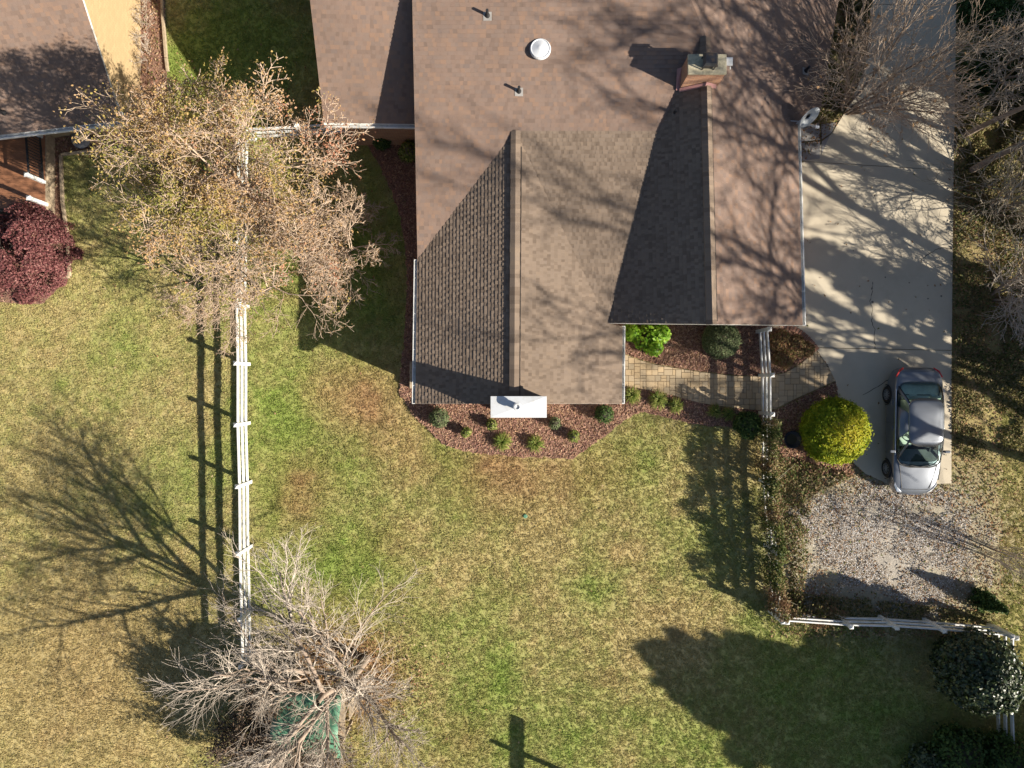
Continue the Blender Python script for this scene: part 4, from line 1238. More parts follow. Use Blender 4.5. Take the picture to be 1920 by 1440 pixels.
def leaves(name, pts, size, mat, parent, rng, tone=None, up=0.0, flat=None, aspect=1.6, jitter_n=1.0):
    """rhombic leaves around pts; flat = preferred normals (n,3)"""
    n = len(pts); pts = np.asarray(pts)
    N = rng.normal(size=(n, 3)) * jitter_n
    if flat is not None: N = N * .6 + flat
    N[:, 2] += up
    N /= np.linalg.norm(N, axis=1)[:, None]
    U = np.cross(N, rng.normal(size=(n, 3))); U /= np.linalg.norm(U, axis=1)[:, None]
    Wv = np.cross(N, U)
    s = (size * rng.uniform(.6, 1.3, n))[:, None]
    V = np.stack([pts - U * s * aspect / 2, pts - Wv * s / 2 - U * s * .1, pts + U * s * aspect / 2, pts + Wv * s / 2 - U * s * .1], 1).reshape(-1, 3)
    Fc = np.arange(4 * n).reshape(n, 4)
    if tone is None: tone = rng.random(n)
    return np_mesh(name, V, Fc, mat, parent, tone=tone)

def norm3(x, y, z):
    l = math.sqrt(x * x + y * y + z * z) or 1; return x / l, y / l, z / l

def grow(rng, base, d0, length, radius, levels, rmin=0.008):
    """levels: list of dict(n, ratio, ang, wig, trop, t0, seg). returns (thick segs, thin segs, tips)"""
    thick = []; thin = []; tips = []
    stack = [(base, norm3(*d0), length, radius, 0)]
    while stack:
        p, d, L, r, lev = stack.pop()
        sp = levels[lev]
        n = max(2, int(L / sp['seg'])); st = L / n
        x, y_, z = p; dx, dy, dz = d
        path = [(x, y_, z, dx, dy, dz, r)]
        for i in range(n):
            w = sp['wig']
            dx, dy, dz = norm3(dx + rng.gauss(0, w), dy + rng.gauss(0, w), dz + rng.gauss(0, w) + sp['trop'])
            nx, ny, nz = x + dx * st, y_ + dy * st, max(.05, z + dz * st)
            r1 = max(rmin * .7, r * (1 - sp.get('taper', .72) * (i + 1) / n)); r0 = path[-1][6]
            (thick if r > .035 else thin).append((x, y_, z, r0, nx, ny, nz, r1))
            x, y_, z = nx, ny, nz
            path.append((x, y_, z, dx, dy, dz, r1))
        if lev + 1 < len(levels):
            c = sp['n'] if isinstance(sp['n'], int) else max(1, int(sp['n'] * L + rng.random()))
            az = rng.uniform(0, 6.28)
            for k in range(c):
                t = sp['t0'] + (1 - sp['t0']) * (k + rng.random()) / c
                f = t * n; i = min(n - 1, int(f)); q = path[i]; fr = f - i; q2 = path[i + 1]
                bp = (q[0] + (q2[0] - q[0]) * fr, q[1] + (q2[1] - q[1]) * fr, q[2] + (q2[2] - q[2]) * fr)
                az += 2.4 + rng.uniform(-.5, .5)
                a = sp['ang'] * rng.uniform(.7, 1.25)
                D = (q[3], q[4], q[5])
                ref = (0, 0, 1) if abs(D[2]) < .9 else (1, 0, 0)
                ux, uy, uz = norm3(D[1] * ref[2] - D[2] * ref[1], D[2] * ref[0] - D[0] * ref[2], D[0] * ref[1] - D[1] * ref[0])
                vx, vy, vz = D[1] * uz - D[2] * uy, D[2] * ux - D[0] * uz, D[0] * uy - D[1] * ux
                ca, sa = math.cos(a), math.sin(a); cz, sz = math.cos(az), math.sin(az)
                nd = (D[0] * ca + (ux * cz + vx * sz) * sa, D[1] * ca + (uy * cz + vy * sz) * sa, D[2] * ca + (uz * cz + vz * sz) * sa)
                stack.append((bp, nd, L * sp['ratio'] * (1.15 - .55 * t) * rng.uniform(.7, 1.2), max(rmin, min(q[6] * .75, r * sp.get('cr', .5))), lev + 1))
        else:
            tips.append((x, y_, z)); tips.append(path[len(path) // 2][:3])
    return thick, thin, tips

def bare_tree(name, label, px, py, H, R, seed, levels, mat='bark', group=None, d0=(0, 0, 1), stems=1, rmin=.009, world=None, cat='tree', spread=.3, twig_mat=None):
    rng = random.Random(seed)
    c = world if world else XY(px, py)
    root = empty(name, (c[0], c[1], 0), label, cat, group)
    T1, T2, tips = [], [], []
    for i in range(stems):
        a = 6.283 * i / stems + rng.uniform(-.3, .3)
        s = 0 if stems == 1 else spread * rng.uniform(.5, 1.2)
        d = (d0[0] + s * math.cos(a), d0[1] + s * math.sin(a), d0[2])
        a_, b_, t_ = grow(rng, (c[0] + (0.06 * stems ** .5) * math.cos(a) * (stems > 1), c[1] + 0.06 * stems ** .5 * math.sin(a) * (stems > 1), 0), d, H * rng.uniform(.85, 1.1), R, levels, rmin)
        T1 += a_; T2 += b_; tips += t_
    if T1: prisms('trunk', T1, 7, M[mat], root)
    if T2: prisms('twigs', T2, 3, M[twig_mat or mat], root)
    return root, tips

M['twig_pale'] = plain('pale_twig_bark', (0.43, 0.37, 0.31), .9, .25, 5)
M['twig_pink'] = plain('pinkish_twig_bark', (0.44, 0.335, 0.25), .9, .25, 5)
M['twig_grey'] = plain('grey_twig_bark', (0.32, 0.275, 0.21), .9, .25, 5)

def LV(*a):
    return [dict(zip(('n', 'ratio', 'ang', 'wig', 'trop', 't0', 'seg'), q)) for q in a]

# autumn tree over the fence (upper left): leafy one and a twiggy companion
rn = np.random.default_rng(21)
lv = LV((17, .68, .95, .05, .02, .28, .5), (11, .55, .8, .12, .03, .2, .35), (7, .5, .75, .16, .02, .15, .25), (5, .6, .7, .2, .02, .1, .18), (0, 0, 0, .2, .03, 0, .12))
t, tips = bare_tree('autumn_tree', 'large autumn tree with orange and yellow-green leaves standing over the white fence', 516, 396, 6.4, .13, 11, lv, twig_mat='twig_pink', rmin=.011)
tp = np.array(tips); tp = tp[rn.random(len(tp)) < .65]
pts = np.repeat(tp, 4, 0) + rn.normal(0, .09, (len(tp) * 4, 3))
tone = np.clip(fbm(pts[:, 0], pts[:, 1], 1.1, 4, 3) * 1.7 - .35 + rn.normal(0, .12, len(pts)), 0, 1)
leaves('foliage', pts[: 60000], .048, M['tree_leaf'], t, rn, tone=tone[:60000])
print('autumn', len(tips))
lvc = LV((7, .66, .9, .07, .02, .15, .4), (6, .6, .75, .14, .03, .15, .3), (6, .52, .7, .2, .02, .1, .2), (4, .55, .7, .2, .02, .1, .15), (0, 0, 0, .22, .03, 0, .12))
lv2 = LV((12, .66, 1.0, .07, .02, .15, .4), (9, .6, .75, .12, .03, .15, .3), (8, .52, .7, .18, .02, .1, .2), (6, .55, .7, .2, .02, .1, .15), (0, 0, 0, .22, .03, 0, .12))
t, tips = bare_tree('bare_tree', 'pale twiggy bare tree with seed heads, below the orange leaved tree at the fence', 490, 548, 4.4, .07, 12, lvc, twig_mat='twig_pink', rmin=.009, stems=3, spread=.5)
tp = np.array(tips); tp = tp[rn.random(len(tp)) < .3]
pts = np.repeat(tp, 2, 0) + rn.normal(0, .05, (len(tp) * 2, 3))
leaves('foliage', pts, .032, M['dry_leaf'], t, rn)
t, tips = bare_tree('bare_tree', 'rounded crape myrtle with pinkish bare twigs, nearest the house on the lawn', 630, 468, 2.9, .06, 14, lvc, twig_mat='twig_pink', rmin=.010, stems=4, spread=.45)
tp = np.array(tips); tp = tp[rn.random(len(tp)) < .5]
leaves('foliage', tp + rn.normal(0, .04, tp.shape), .035, M['dry_leaf'], t, rn)

# bottom bare tree
lv3 = LV((9, .98, .92, .05, .015, .30, .5), (10, .58, .65, .09, .02, .15, .4), (9, .55, .6, .11, .02, .1, .3), (7, .55, .5, .13, .02, .1, .2), (0, 0, 0, .14, .02, 0, .16))
lv3[0]['taper'] = .5
lv3[0]['cr'] = .52; lv3[1]['cr'] = .42; lv3[2]['cr'] = .42
bare_tree('bare_tree', 'wide bare tree with pale grey branches above the green tarp', 687, 1235, 6.3, .18, 31, lv3, twig_mat='twig_pale', rmin=.0055)
t, tips = bare_tree('bare_shrub', 'tangled shrub with reddish grey twigs and added sun-blocking leaves at the lower end of the long fence', 560, 1345, 2.5, .04, 33, LV((9, .7, .6, .1, .03, .1, .3), (8, .6, .6, .15, .03, .1, .2), (6, .6, .6, .18, .03, .1, .15), (0, 0, 0, .2, .03, 0, .12)), mat='bark_dark', twig_mat='bark', stems=12, spread=.6, cat='shrub')
tp = np.array(tips); pts = np.repeat(tp, 4, 0) + rn.normal(0, .07, (len(tp) * 4, 3)); rn.shuffle(pts)
leaves('foliage', pts[:26000], .055, M['shade_leaf'], t, rn)  # dark leaves added at the twig tips to block the sun

# driveway shrub by the house corner, with long thin wands
lv4 = LV((9, .62, .5, .06, -.01, .15, .35), (7, .55, .45, .10, 0, .15, .3), (4, .5, .5, .14, 0, .1, .2), (0, 0, 0, .14, .0, 0, .15))
t, tips = bare_tree('bare_shrub', 'tall multi-stemmed bare shrub with long wands between the roof and driveway', 1588, 205, 5.0, .045, 41, lv4, twig_mat='twig_pink', stems=11, spread=.42, rmin=.008, cat='shrub')
tp = np.array(tips); tp = tp[rn.random(len(tp)) < .04]
leaves('foliage', tp, .09, M['tree_leaf'], t, rn, tone=np.full(len(tp), .62))

# right-hand bare trees along the driveway
lv5 = LV((9, .62, .7, .06, .02, .3, .5), (9, .55, .65, .12, .02, .15, .35), (7, .5, .65, .16, .02, .1, .25), (5, .55, .6, .18, .02, .1, .18), (0, 0, 0, .2, .02, 0, .12))
lv6 = LV((8, .62, .7, .06, .02, .35, .6), (8, .55, .65, .12, .02, .15, .45), (6, .5, .65, .16, .02, .1, .3), (0, 0, 0, .2, .02, 0, .2))
G1 = 'bare trees along the driveway edge'
bare_tree('bare_tree', 'bare tree whose trunk rises at the driveway edge by the olive shrub bank', 1816, 322, 9.0, .13, 51, lv6, mat='bark', twig_mat='twig_grey', group=G1)
bare_tree('bare_tree', 'slender bare tree leaning out above the dark ivy, upper right driveway edge', 1803, 255, 9.5, .11, 52, lv6, mat='bark', twig_mat='twig_grey', group=G1)
lvs = LV((7, .62, .8, .08, .02, .15, .3), (6, .6, .7, .14, .03, .1, .25), (5, .55, .6, .16, .02, .1, .18), (0, 0, 0, .2, .02, 0, .12))
bare_tree('bare_shrub', 'grey bare shrub in the top right corner over dark ground cover', 1862, 150, 3.4, .05, 53, lvs, mat='bark', twig_mat='twig_pale', stems=6, spread=.4, cat='shrub', rmin=.009)
bare_tree('bare_shrub', 'wide grey bare shrub right of the middle of the driveway', 1862, 395, 3.2, .045, 54, lvs, mat='bark', twig_mat='twig_grey', stems=6, spread=.6, cat='shrub', rmin=.010)
bare_tree('bare_shrub', 'starburst shaped grey bare shrub right of the driveway, above the parked car', 1868, 555, 2.8, .045, 55, lvs, mat='bark', twig_mat='twig_pale', stems=8, spread=.7, cat='shrub', rmin=.010)
# thin broom like shrub on the gravel edge
bare_tree('broom_shrub', 'upright thin stemmed shrub on the right edge of the gravel', 1856, 1034, 3.0, .016, 61, LV((4, .45, .22, .05, .02, .1, .3), (3, .5, .3, .08, .02, .1, .25), (0, 0, 0, .1, .02, 0, .2)), twig_mat='twig_pale', stems=15, spread=.10, rmin=.006, cat='shrub')
# off-frame trees on the right whose shadows cross the driveway and roof
G2 = 'tall trees beyond the right edge'
TL = {71: 'nearest the driveway middle', 72: 'level with the parked car, behind the nearest row', 73: 'standing lowest, level with the gravel lot', 74: 'behind the one level with the driveway middle', 75: 'far back, lowest of the group', 77: 'highest up, level with the chimney', 78: 'the shortest one close to the edge', 79: 'the farthest and tallest one'}
for wx, wy, H, R, sd in ((23.8, 1.8, 14, .24, 71), (26.5, -1.8, 18, .3, 72), (24.0, -4.5, 13, .22, 73), (28.0, 1.6, 19, .32, 74), (30.0, -5.5, 17, .3, 75), (27.5, 5.0, 14, .26, 77), (22.8, -1.6, 9, .16, 78), (31, -1.0, 20, .33, 79)):
    bare_tree('tall_tree', 'tall bare tree beyond the right edge, ' + TL[sd], 0, 0, H, R, sd, lv6, group=G2, world=(wx, wy), rmin=.03)

def crown(rng, c, rad, n, shape='ball', noise=.12, seed=0, shell=.75):
    """points on / near an ellipsoid shell with lumpy radius; returns pts, normals"""
    d = rng.normal(size=(n, 3)); d[:, 2] = np.abs(d[:, 2]) if shape == 'dome' else d[:, 2]
    d /= np.linalg.norm(d, axis=1)[:, None]
    az = np.arctan2(d[:, 1], d[:, 0]) * 2.2; el = d[:, 2] * 3
    lump = 1 + noise * 2 * (fbm(az * 1.3 + 20, el * 1.3 + 20, 1.0, seed, 3) - .5)
    r = lump * (shell + (1 - shell) * rng.random(n) ** .5)
    rad = np.array(rad)
    return np.array(c) + d * r[:, None] * rad, d / rad / np.linalg.norm(d / rad, axis=1)[:, None]

def core(parent, c, rad, mat):
    o = MB().lathe((c[0], c[1], c[2]), [(rad[0] * math.cos(t), rad[2] * math.sin(t)) for t in [(-1.4 + 2.8 * i / 8) for i in range(9)]], 14)
    o.build('branches', mat, parent, smooth=True)

def ball_shrub(name, label, px, py, ztop, r, n, size, mat, seed, squash=None, group=None, shape='ball', noise=.08, tonefn=None, cat='shrub', corem='bark_dark', shell=.8, world=None, up=.3):
    rng = np.random.default_rng(seed)
    h = ztop / 2
    c = world if world else XY(px, py, h)
    root = empty(name, (c[0], c[1], 0), label, cat, group)
    rad = (r, r * (squash or 1), h)
    pts, nr = crown(rng, (c[0], c[1], h), rad, n, shape, noise, seed, shell)
    spr = rng.random(n) < .08; pts[spr] += nr[spr] * rng.uniform(.02, .10, (spr.sum(), 1)) * (r / .7) ** .5
    tone = tonefn(pts, rng) if tonefn else rng.random(n)
    leaves('foliage', pts, size, mat, root, rng, tone=np.clip(tone, 0, 1), flat=nr, up=up)
    core(root, (c[0], c[1], h), (r * .72, r * .72, h * .8), M[corem])
    return root

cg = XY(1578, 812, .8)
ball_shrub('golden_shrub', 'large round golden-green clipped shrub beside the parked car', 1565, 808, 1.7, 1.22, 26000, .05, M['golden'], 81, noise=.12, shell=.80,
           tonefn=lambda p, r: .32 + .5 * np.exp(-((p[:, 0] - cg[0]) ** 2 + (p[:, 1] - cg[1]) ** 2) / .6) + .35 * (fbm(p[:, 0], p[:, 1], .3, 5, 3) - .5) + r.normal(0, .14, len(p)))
ball_shrub('round_shrub', 'grey-green ball shaped shrub under the roof edge in the entry bed', 1352, 637, 1.15, .70, 12000, .035, M['greygreen'], 82, noise=.08)
M['dark_core'] = plain('shrub_inner_wood', (.05, .045, .03), .95)
ball_shrub('holly_tree', 'dark glossy round holly in the corner of the white fence', 1832, 1257, 3.3, 1.35, 15000, .085, M['dark_leaf'], 83, noise=.22, corem='dark_core', shell=.7, tonefn=lambda p, r: r.random(len(p)) ** 2.2)
# red maple dome
def maple():
    rng = np.random.default_rng(84)
    c = XY(34, 470, .9)
    root = empty('red_maple', (c[0], c[1], 0), 'dark red weeping maple beside the wooden deck', 'tree')
    tr, th, tips = grow(random.Random(5), (c[0], c[1], 0), (.1, .1, 1), 1.5, .09, LV((9, .9, 1.0, .15, 0, .4, .25), (8, .5, .7, .2, -.03, .2, .2), (0, 0, 0, .2, -.05, 0, .2)), .012)
    prisms('trunk', tr + th, 5, M['bark_dark'], root)
    pts, nr = crown(rng, (c[0], c[1], .35), (1.75, 1.75, 1.55), 26000, 'dome', .22, 84, .72)
    # mounded pads separated by clefts
    cl = fbm(pts[:, 0], pts[:, 1], .55, 9, 2)
    pts[:, 2] -= np.clip((.52 - cl) * 7, 0, 1.0)
    pts[:, 2] = np.maximum(pts[:, 2], .08)
    tone = np.clip(.5 + rng.normal(0, .25, len(pts)), 0, 1)
    leaves('foliage', pts, .05, M['maple'], root, rng, tone=tone, flat=nr * .6, up=.4)
maple()

# bright leafy shrub at the entry
def leafy(name, label, spots, size, mat, n, seed, zt=.7):
    rng = np.random.default_rng(seed)
    c = XY(*spots[0][:2]); root = empty(name, (c[0], c[1], 0), label, 'shrub')
    P_ = []; N_ = []
    for px, py, r in spots:
        q = XY(px, py, zt * .6)
        k = int(n * r / sum(s[2] for s in spots))
        p, nn = crown(rng, (q[0], q[1], .1), (r, r, zt), k, 'dome', .2, seed, .6); P_.append(p); N_.append(nn)
    P_ = np.concatenate(P_); N_ = np.concatenate(N_)
    leaves('foliage', P_, size, mat, root, rng, flat=N_, up=.8, aspect=1.5)
    q = XY(spots[0][0], spots[0][1]); core(root, (q[0], q[1], .2), (.25, .25, .3), M['dark_core'])
leafy('hydrangea_bush', 'bright green broad-leaved bush between the front gable and entry bed', [(1215, 630, .55), (1185, 622, .35), (1240, 625, .4), (1228, 650, .35)], .11, M['bright'], 1100, 85, .8)
for i, (px, py, r, lab) in enumerate(((1462, 640, .45, 'reddish barberry shrub next to the fence in the triangular bed'), (1490, 650, .45, 'rust coloured low shrub in the middle of the triangular bed'), (1468, 672, .4, 'reddish green low shrub at the walkway side of the triangular bed'), (1512, 655, .3, 'small rusty shrub in the sharp corner of the triangular bed'))):
    ball_shrub('low_shrub', lab, px, py, .6, r, 2200, .045, M['redshrub'], 90 + i, shape='dome', noise=.2, shell=.5, group='low shrubs in the triangular bed')

def strap_clump(name, label, px, py, r, n, seed, mat='strap', group=None, h=.3):
    rng = random.Random(seed); c = XY(px, py, .1)
    root = empty(name, (c[0], c[1], 0), label, 'grass clump', group)
    V = []; Fc = []; T = []
    for i in range(n):
        a = rng.uniform(0, 6.283); L = r * rng.uniform(.5, 1.15); w = .011; hh = h * rng.uniform(.5, 1.2) * (1 if L > .6 * r else 1.4)
        px_, py_ = -math.sin(a) * w, math.cos(a) * w; k = len(V); tone = rng.random()
        ox, oy = c[0] + rng.gauss(0, .03), c[1] + rng.gauss(0, .03)
        for t, z, ww in ((0, 0, .8), (.35, hh * .8, 1), (.7, hh * .85, .9), (1.0, hh * .35, .15)):
            V += [(ox + math.cos(a) * L * t + px_ * ww, oy + math.sin(a) * L * t + py_ * ww, z + .02), (ox + math.cos(a) * L * t - px_ * ww, oy + math.sin(a) * L * t - py_ * ww, z + .02)]
        for j in range(3): Fc.append((k + 2 * j, k + 2 * j + 1, k + 2 * j + 3, k + 2 * j + 2)); T.append(min(1, tone * .7 + .15 * j))
    py_mesh('blades', V, Fc, M[mat], root, tone=T)
    MB().lathe((c[0], c[1], 0), [(.06, 0), (.05, .06), (.02, .1)], 8).build('crown', M['dark_core'], root)
GL = 'variegated strap-leaved clumps in the mulch'
for px, py, r, lab in ((1184, 741, .36, 'spiky variegated clump nearest the front gable corner, beside the paver walk'), (1233, 749, .40, 'middle one of three spiky clumps lining the lower edge of the paver walk'),
                       (1266, 760, .32, 'spiky clump farthest right of the three lining the lower edge of the paver walk'), (941, 828, .38, 'spiky clump below the left end of the white chimney cap'), (1003, 831, .36, 'spiky clump below the right end of the white chimney cap')):
    strap_clump('grass_clump', lab, px, py, r, 220, int(px), group=GL)
for px, py, r, lab in ((1340, 772, .3, 'shaded green strap-leaved clump at the walk edge, left of two near the fence'), (1365, 776, .3, 'shaded green strap-leaved clump at the walk edge, right of two near the fence')):
    strap_clump('grass_clump', lab, px, py, r, 160, int(px), group=GL)
GS = 'small shrubs in the front mulch bed'
for px, py, r, mat_, lab in ((823, 783, .38, 'greygreen', 'blue-green rounded shrub at the left end of the front mulch bed'), (1133, 776, .36, 'ever', 'dark green rounded shrub at the right corner of the front gable'),
                             (874, 811, .2, 'strap', 'tiny yellow-green shrub left of the spiky clumps in the front bed'), (922, 796, .22, 'strap', 'small pale shrub close below the left of the white chimney cap'),
                             (1040, 793, .24, 'greygreen', 'small pale shrub close below the right of the white chimney cap'), (1076, 818, .24, 'strap', 'small sparse yellow-green shrub at the lower right of the front bed')):
    ball_shrub('small_shrub', lab, px, py, .75 if r > .3 else .55, r, 1500 if r > .3 else 420, .045, M[mat_], int(px) + 3, noise=.25, shell=.5, group=GS, corem='dark_core')

# plants by the neighbour's wall, house side bed
GB = 'small bare shrubs along the yellow brick wall'
for px, py, lab in ((268, 20, 'small bare shrub at the yellow brick wall, nearest the top edge'), (268, 62, 'small bare shrub at the yellow brick wall, the middle of three'), (274, 106, 'small bare shrub at the yellow brick wall, nearest the autumn tree')):
    bare_tree('small_bare_shrub', lab, px, py, .75, .016, px + py, LV((6, .6, .6, .1, .02, .1, .15), (5, .6, .6, .15, .02, .1, .12), (0, 0, 0, .2, 0, 0, .1)), twig_mat='twig_pale', stems=6, spread=.6, cat='shrub', group=GB, rmin=.007)
ball_shrub('shade_shrub', 'dark shrub in the shade beside the brick side wall of the left wing', 716, 262, .8, .35, 1500, .07, M['ever'], 121, noise=.2, shell=.5)
ball_shrub('shade_shrub', 'yellowish sparse shrub in deep shade close to the main roof edge', 768, 285, .9, .4, 1200, .06, M['strap'], 122, noise=.25, shell=.4)
# groundcover strip between roof and driveway at the top
def carpet(name, label, poly, n, size, mat, seed, zt=.35, cat='ground cover', kind=None):
    rng = np.random.default_rng(seed); xs = [p[0] for p in poly]; ys = [p[1] for p in poly]
    x, y = rng.uniform(min(xs), max(xs), n), rng.uniform(min(ys), max(ys), n)
    f = fbm(x, y, .7, seed, 3)
    k = inside(poly, x, y) & (f > .36) & ~inside(DRV, x, y); x, y, f = x[k], y[k], f[k]
    z = .03 + zt * np.clip((f - .36) * 3.2, 0, 1) * rng.random(len(x)) ** .5
    o = leaves(name, np.stack([x, y, z], 1), size, M[mat], None, rng, up=1.0)
    o['kind'] = 'stuff'
    if label: tag(o, label, cat)
    return o
carpet('ground_cover', None, wp([(1572, -60), (1628, -60), (1625, 60), (1612, 130), (1590, 120), (1575, 60)]), 9000, .07, 'olive', 130, .4)
carpet('ground_cover', None, wp([(1500, 60), (1590, 60), (1600, 150), (1570, 225), (1500, 230)]), 6000, .06, 'olive', 131, .25)
carpet('ground_cover', None, wp([(1789, -60), (1985, -60), (1985, 190), (1860, 200), (1789, 180)]), 26000, .07, 'ever', 132, .5)
carpet('ground_cover', None, wp([(1787, 170), (1985, 190), (1985, 380), (1900, 370), (1787, 330)]), 26000, .06, 'olive', 133, .7)
carpet('ground_cover', None, wp([(1786, 330), (1985, 370), (1985, 700), (1850, 700), (1786, 660)]), 14000, .06, 'vine', 134, .3)
carpet('ground_cover', None, wp([(1785, 660), (1985, 700), (1985, 860), (1880, 860), (1800, 860), (1785, 800)]), 9000, .06, 'olive', 135, .2)
carpet('ground_cover', None, wp([(1452, 850), (1600, 890), (1520, 930), (1500, 1140), (1456, 1140)]), 11000, .06, 'vine', 136, .3)
carpet('ground_cover', None, wp([(1480, 1110), (1700, 1130), (1860, 1150), (1860, 1165), (1480, 1165)]), 5000, .06, 'olive', 137, .15)
# small conifers near gravel and big ones in the corner
def conifer(name, label, world, H, R, n, size, seed, mat='ever', z0=.15, whorl=.42, cat='tree', sharp=1.0, jag=.35, gapf=0.0):
    rng = np.random.default_rng(seed); r2 = random.Random(seed)
    root = empty(name, (world[0], world[1], 0), label, cat)
    MB().tube((world[0], world[1], 0), (world[0], world[1], H * .96), max(.03, H * .022), .01, 8).build('trunk', M['bark_dark'], root)
    pts = []; segs = []
    nb = max(10, int((H - z0) / whorl * 9))
    for i in range(nb):
        t = (i + r2.random()) / nb; z = z0 + (H - z0) * t
        L = R * (1 - t) ** sharp * r2.uniform(1 - jag, 1 + jag * .4) + .05; a = i * 2.4 + r2.uniform(-.3, .3)
        dz = L * r2.uniform(.0, .35) * (1 if t > .3 else .3)
        e = (world[0] + math.cos(a) * L, world[1] + math.sin(a) * L, z + dz)
        segs.append((world[0], world[1], z, .006 + L * .008, e[0], e[1], e[2], .005))
        m = int(n / nb * (L / R) * 2.0) + 6
        u = rng.random(m) ** .7
        wd = L * .22 * (1.05 - u) + .04
        px = world[0] + math.cos(a) * L * u - math.sin(a) * rng.normal(0, 1, m) * wd; py = world[1] + math.sin(a) * L * u + math.cos(a) * rng.normal(0, 1, m) * wd
        pz = z + dz * u + rng.normal(0, .05 + .03 * L, m)
        pts.append(np.stack([px, py, pz], 1))
    prisms('branches', segs, 4, M['bark_dark'], root)
    pts = np.concatenate(pts)
    leaves('foliage', pts, size, M[mat], root, rng, up=.5, aspect=2.2)
    return root
conifer('small_conifer', 'small bright green cone shaped conifer at the lower right of the gravel', XY(1836, 1122), 1.5, .42, 3500, .05, 140, z0=.05, whorl=.12, cat='shrub')
conifer('pine_tree', 'big evergreen whose lower branches reach into the bottom right corner', (22.2, -17.3), 10.2, 4.7, 85000, .19, 141, z0=1.8, sharp=.75, whorl=.34, jag=.3)
ball_shrub('shade_tree', 'dense round evergreen off the top right corner, shading the end of the driveway', 0, 0, 6.5, 2.7, 16000, .2, M['ever'], 142, noise=.2, world=(22.2, 11.4))
conifer('evergreen_tree', 'loose evergreen beyond the right edge shading the middle of the driveway', (24.6, -.6), 9.5, 2.3, 3800, .17, 143, z0=2.5, whorl=.7)

# vines on the fence
def vines():
    rng = np.random.default_rng(150)
    def run(pts_px, n, name, label, hmax=1.7, wid=.11):
        W0 = [Vector((*XY(*p), 0)) for p in pts_px]
        root = empty(name, W0[0], label, 'vine')
        P_ = []; Ls = [(W0[i + 1] - W0[i]).length for i in range(len(W0) - 1)]; tot = sum(Ls)
        segs = []
        for i, L in enumerate(Ls):
            m = int(n * L / tot); u = rng.random(m); a, b = np.array(W0[i]), np.array(W0[i + 1])
            q = a + (b - a) * u[:, None]; s = u * L + sum(Ls[:i])
            d = (b - a) / L; nrm = np.array([-d[1], d[0], 0])
            hh = hmax * (.62 + .7 * (fbm(s * 1.0, s * 0 + 3, .8, 6, 3)))
            zz = hh * rng.random(m) ** .75
            clump = fbm(s, zz * 1.2, .35, 15, 2)
            q = q + nrm * (rng.normal(0, wid, m) * (1.25 - .5 * zz / hmax))[:, None]; q[:, 2] = zz + .02
            P_.append(q[(clump > .43) | (rng.random(m) < .15)])
            for k in range(int(L * 9)):
                u0 = rng.random(); p = a + (b - a) * u0; off = nrm * rng.normal(0, .08)
                p2 = p + d * rng.normal(0, .3) + off; 
                segs.append((p[0] + off[0], p[1] + off[1], 0, .012, p2[0], p2[1], hmax * rng.uniform(.5, 1), .006))
                segs.append((p2[0], p2[1], segs[-1][6], .007, p2[0] + rng.normal(0, .25), p2[1] + rng.normal(0, .3), segs[-1][6] + rng.normal(0, .15), .004))
        prisms('stems', segs, 3, M['twig_grey'], root)
        P_ = np.concatenate(P_)
        leaves('foliage', P_, .06, M['vine'], root, rng, up=.3, tone=np.clip(fbm(P_[:, 0], P_[:, 1], .6, 44, 3) * 1.7 - .25 + rng.normal(0, .22, len(P_)), 0, 1))
    run([(1424, 782), (1425, 899), (1435, 1022), (1443, 1140)], 19000, 'climbing_vine', 'long bank of vines smothering the fence between lawn and gravel lot')
    run([(1446, 1148), (1520, 1150), (1570, 1156)], 4200, 'climbing_vine', 'low vine spilling over the fence at the lower left corner of the gravel lot', hmax=.75, wid=.25)
vines()
rn2 = np.random.default_rng(151)
ball_shrub('dark_shrub', 'dark green shrub at the lawn side of the fence, just below the paver walk', 1402, 797, 1.0, .5, 4200, .06, M['ever'], 152, noise=.3, shell=.4)

# leafy bushes in the bottom right corner
for px, py, r, z_, lab in ((1800, 1412, 1.0, 1.7, 'leafy green bush in the lower right corner, left of the fence'), (1740, 1440, .8, 1.3, 'low green bush at the bottom edge, farthest left in the corner group'), (1885, 1420, .9, 1.9, 'green bush growing through the fence at the very corner')):
    ball_shrub('leafy_bush', lab, px, py, z_, r, 5200, .085, M['dark_leaf' if px == 1740 else 'ever'], 160 + px, noise=.4, shell=.35, corem='dark_core')

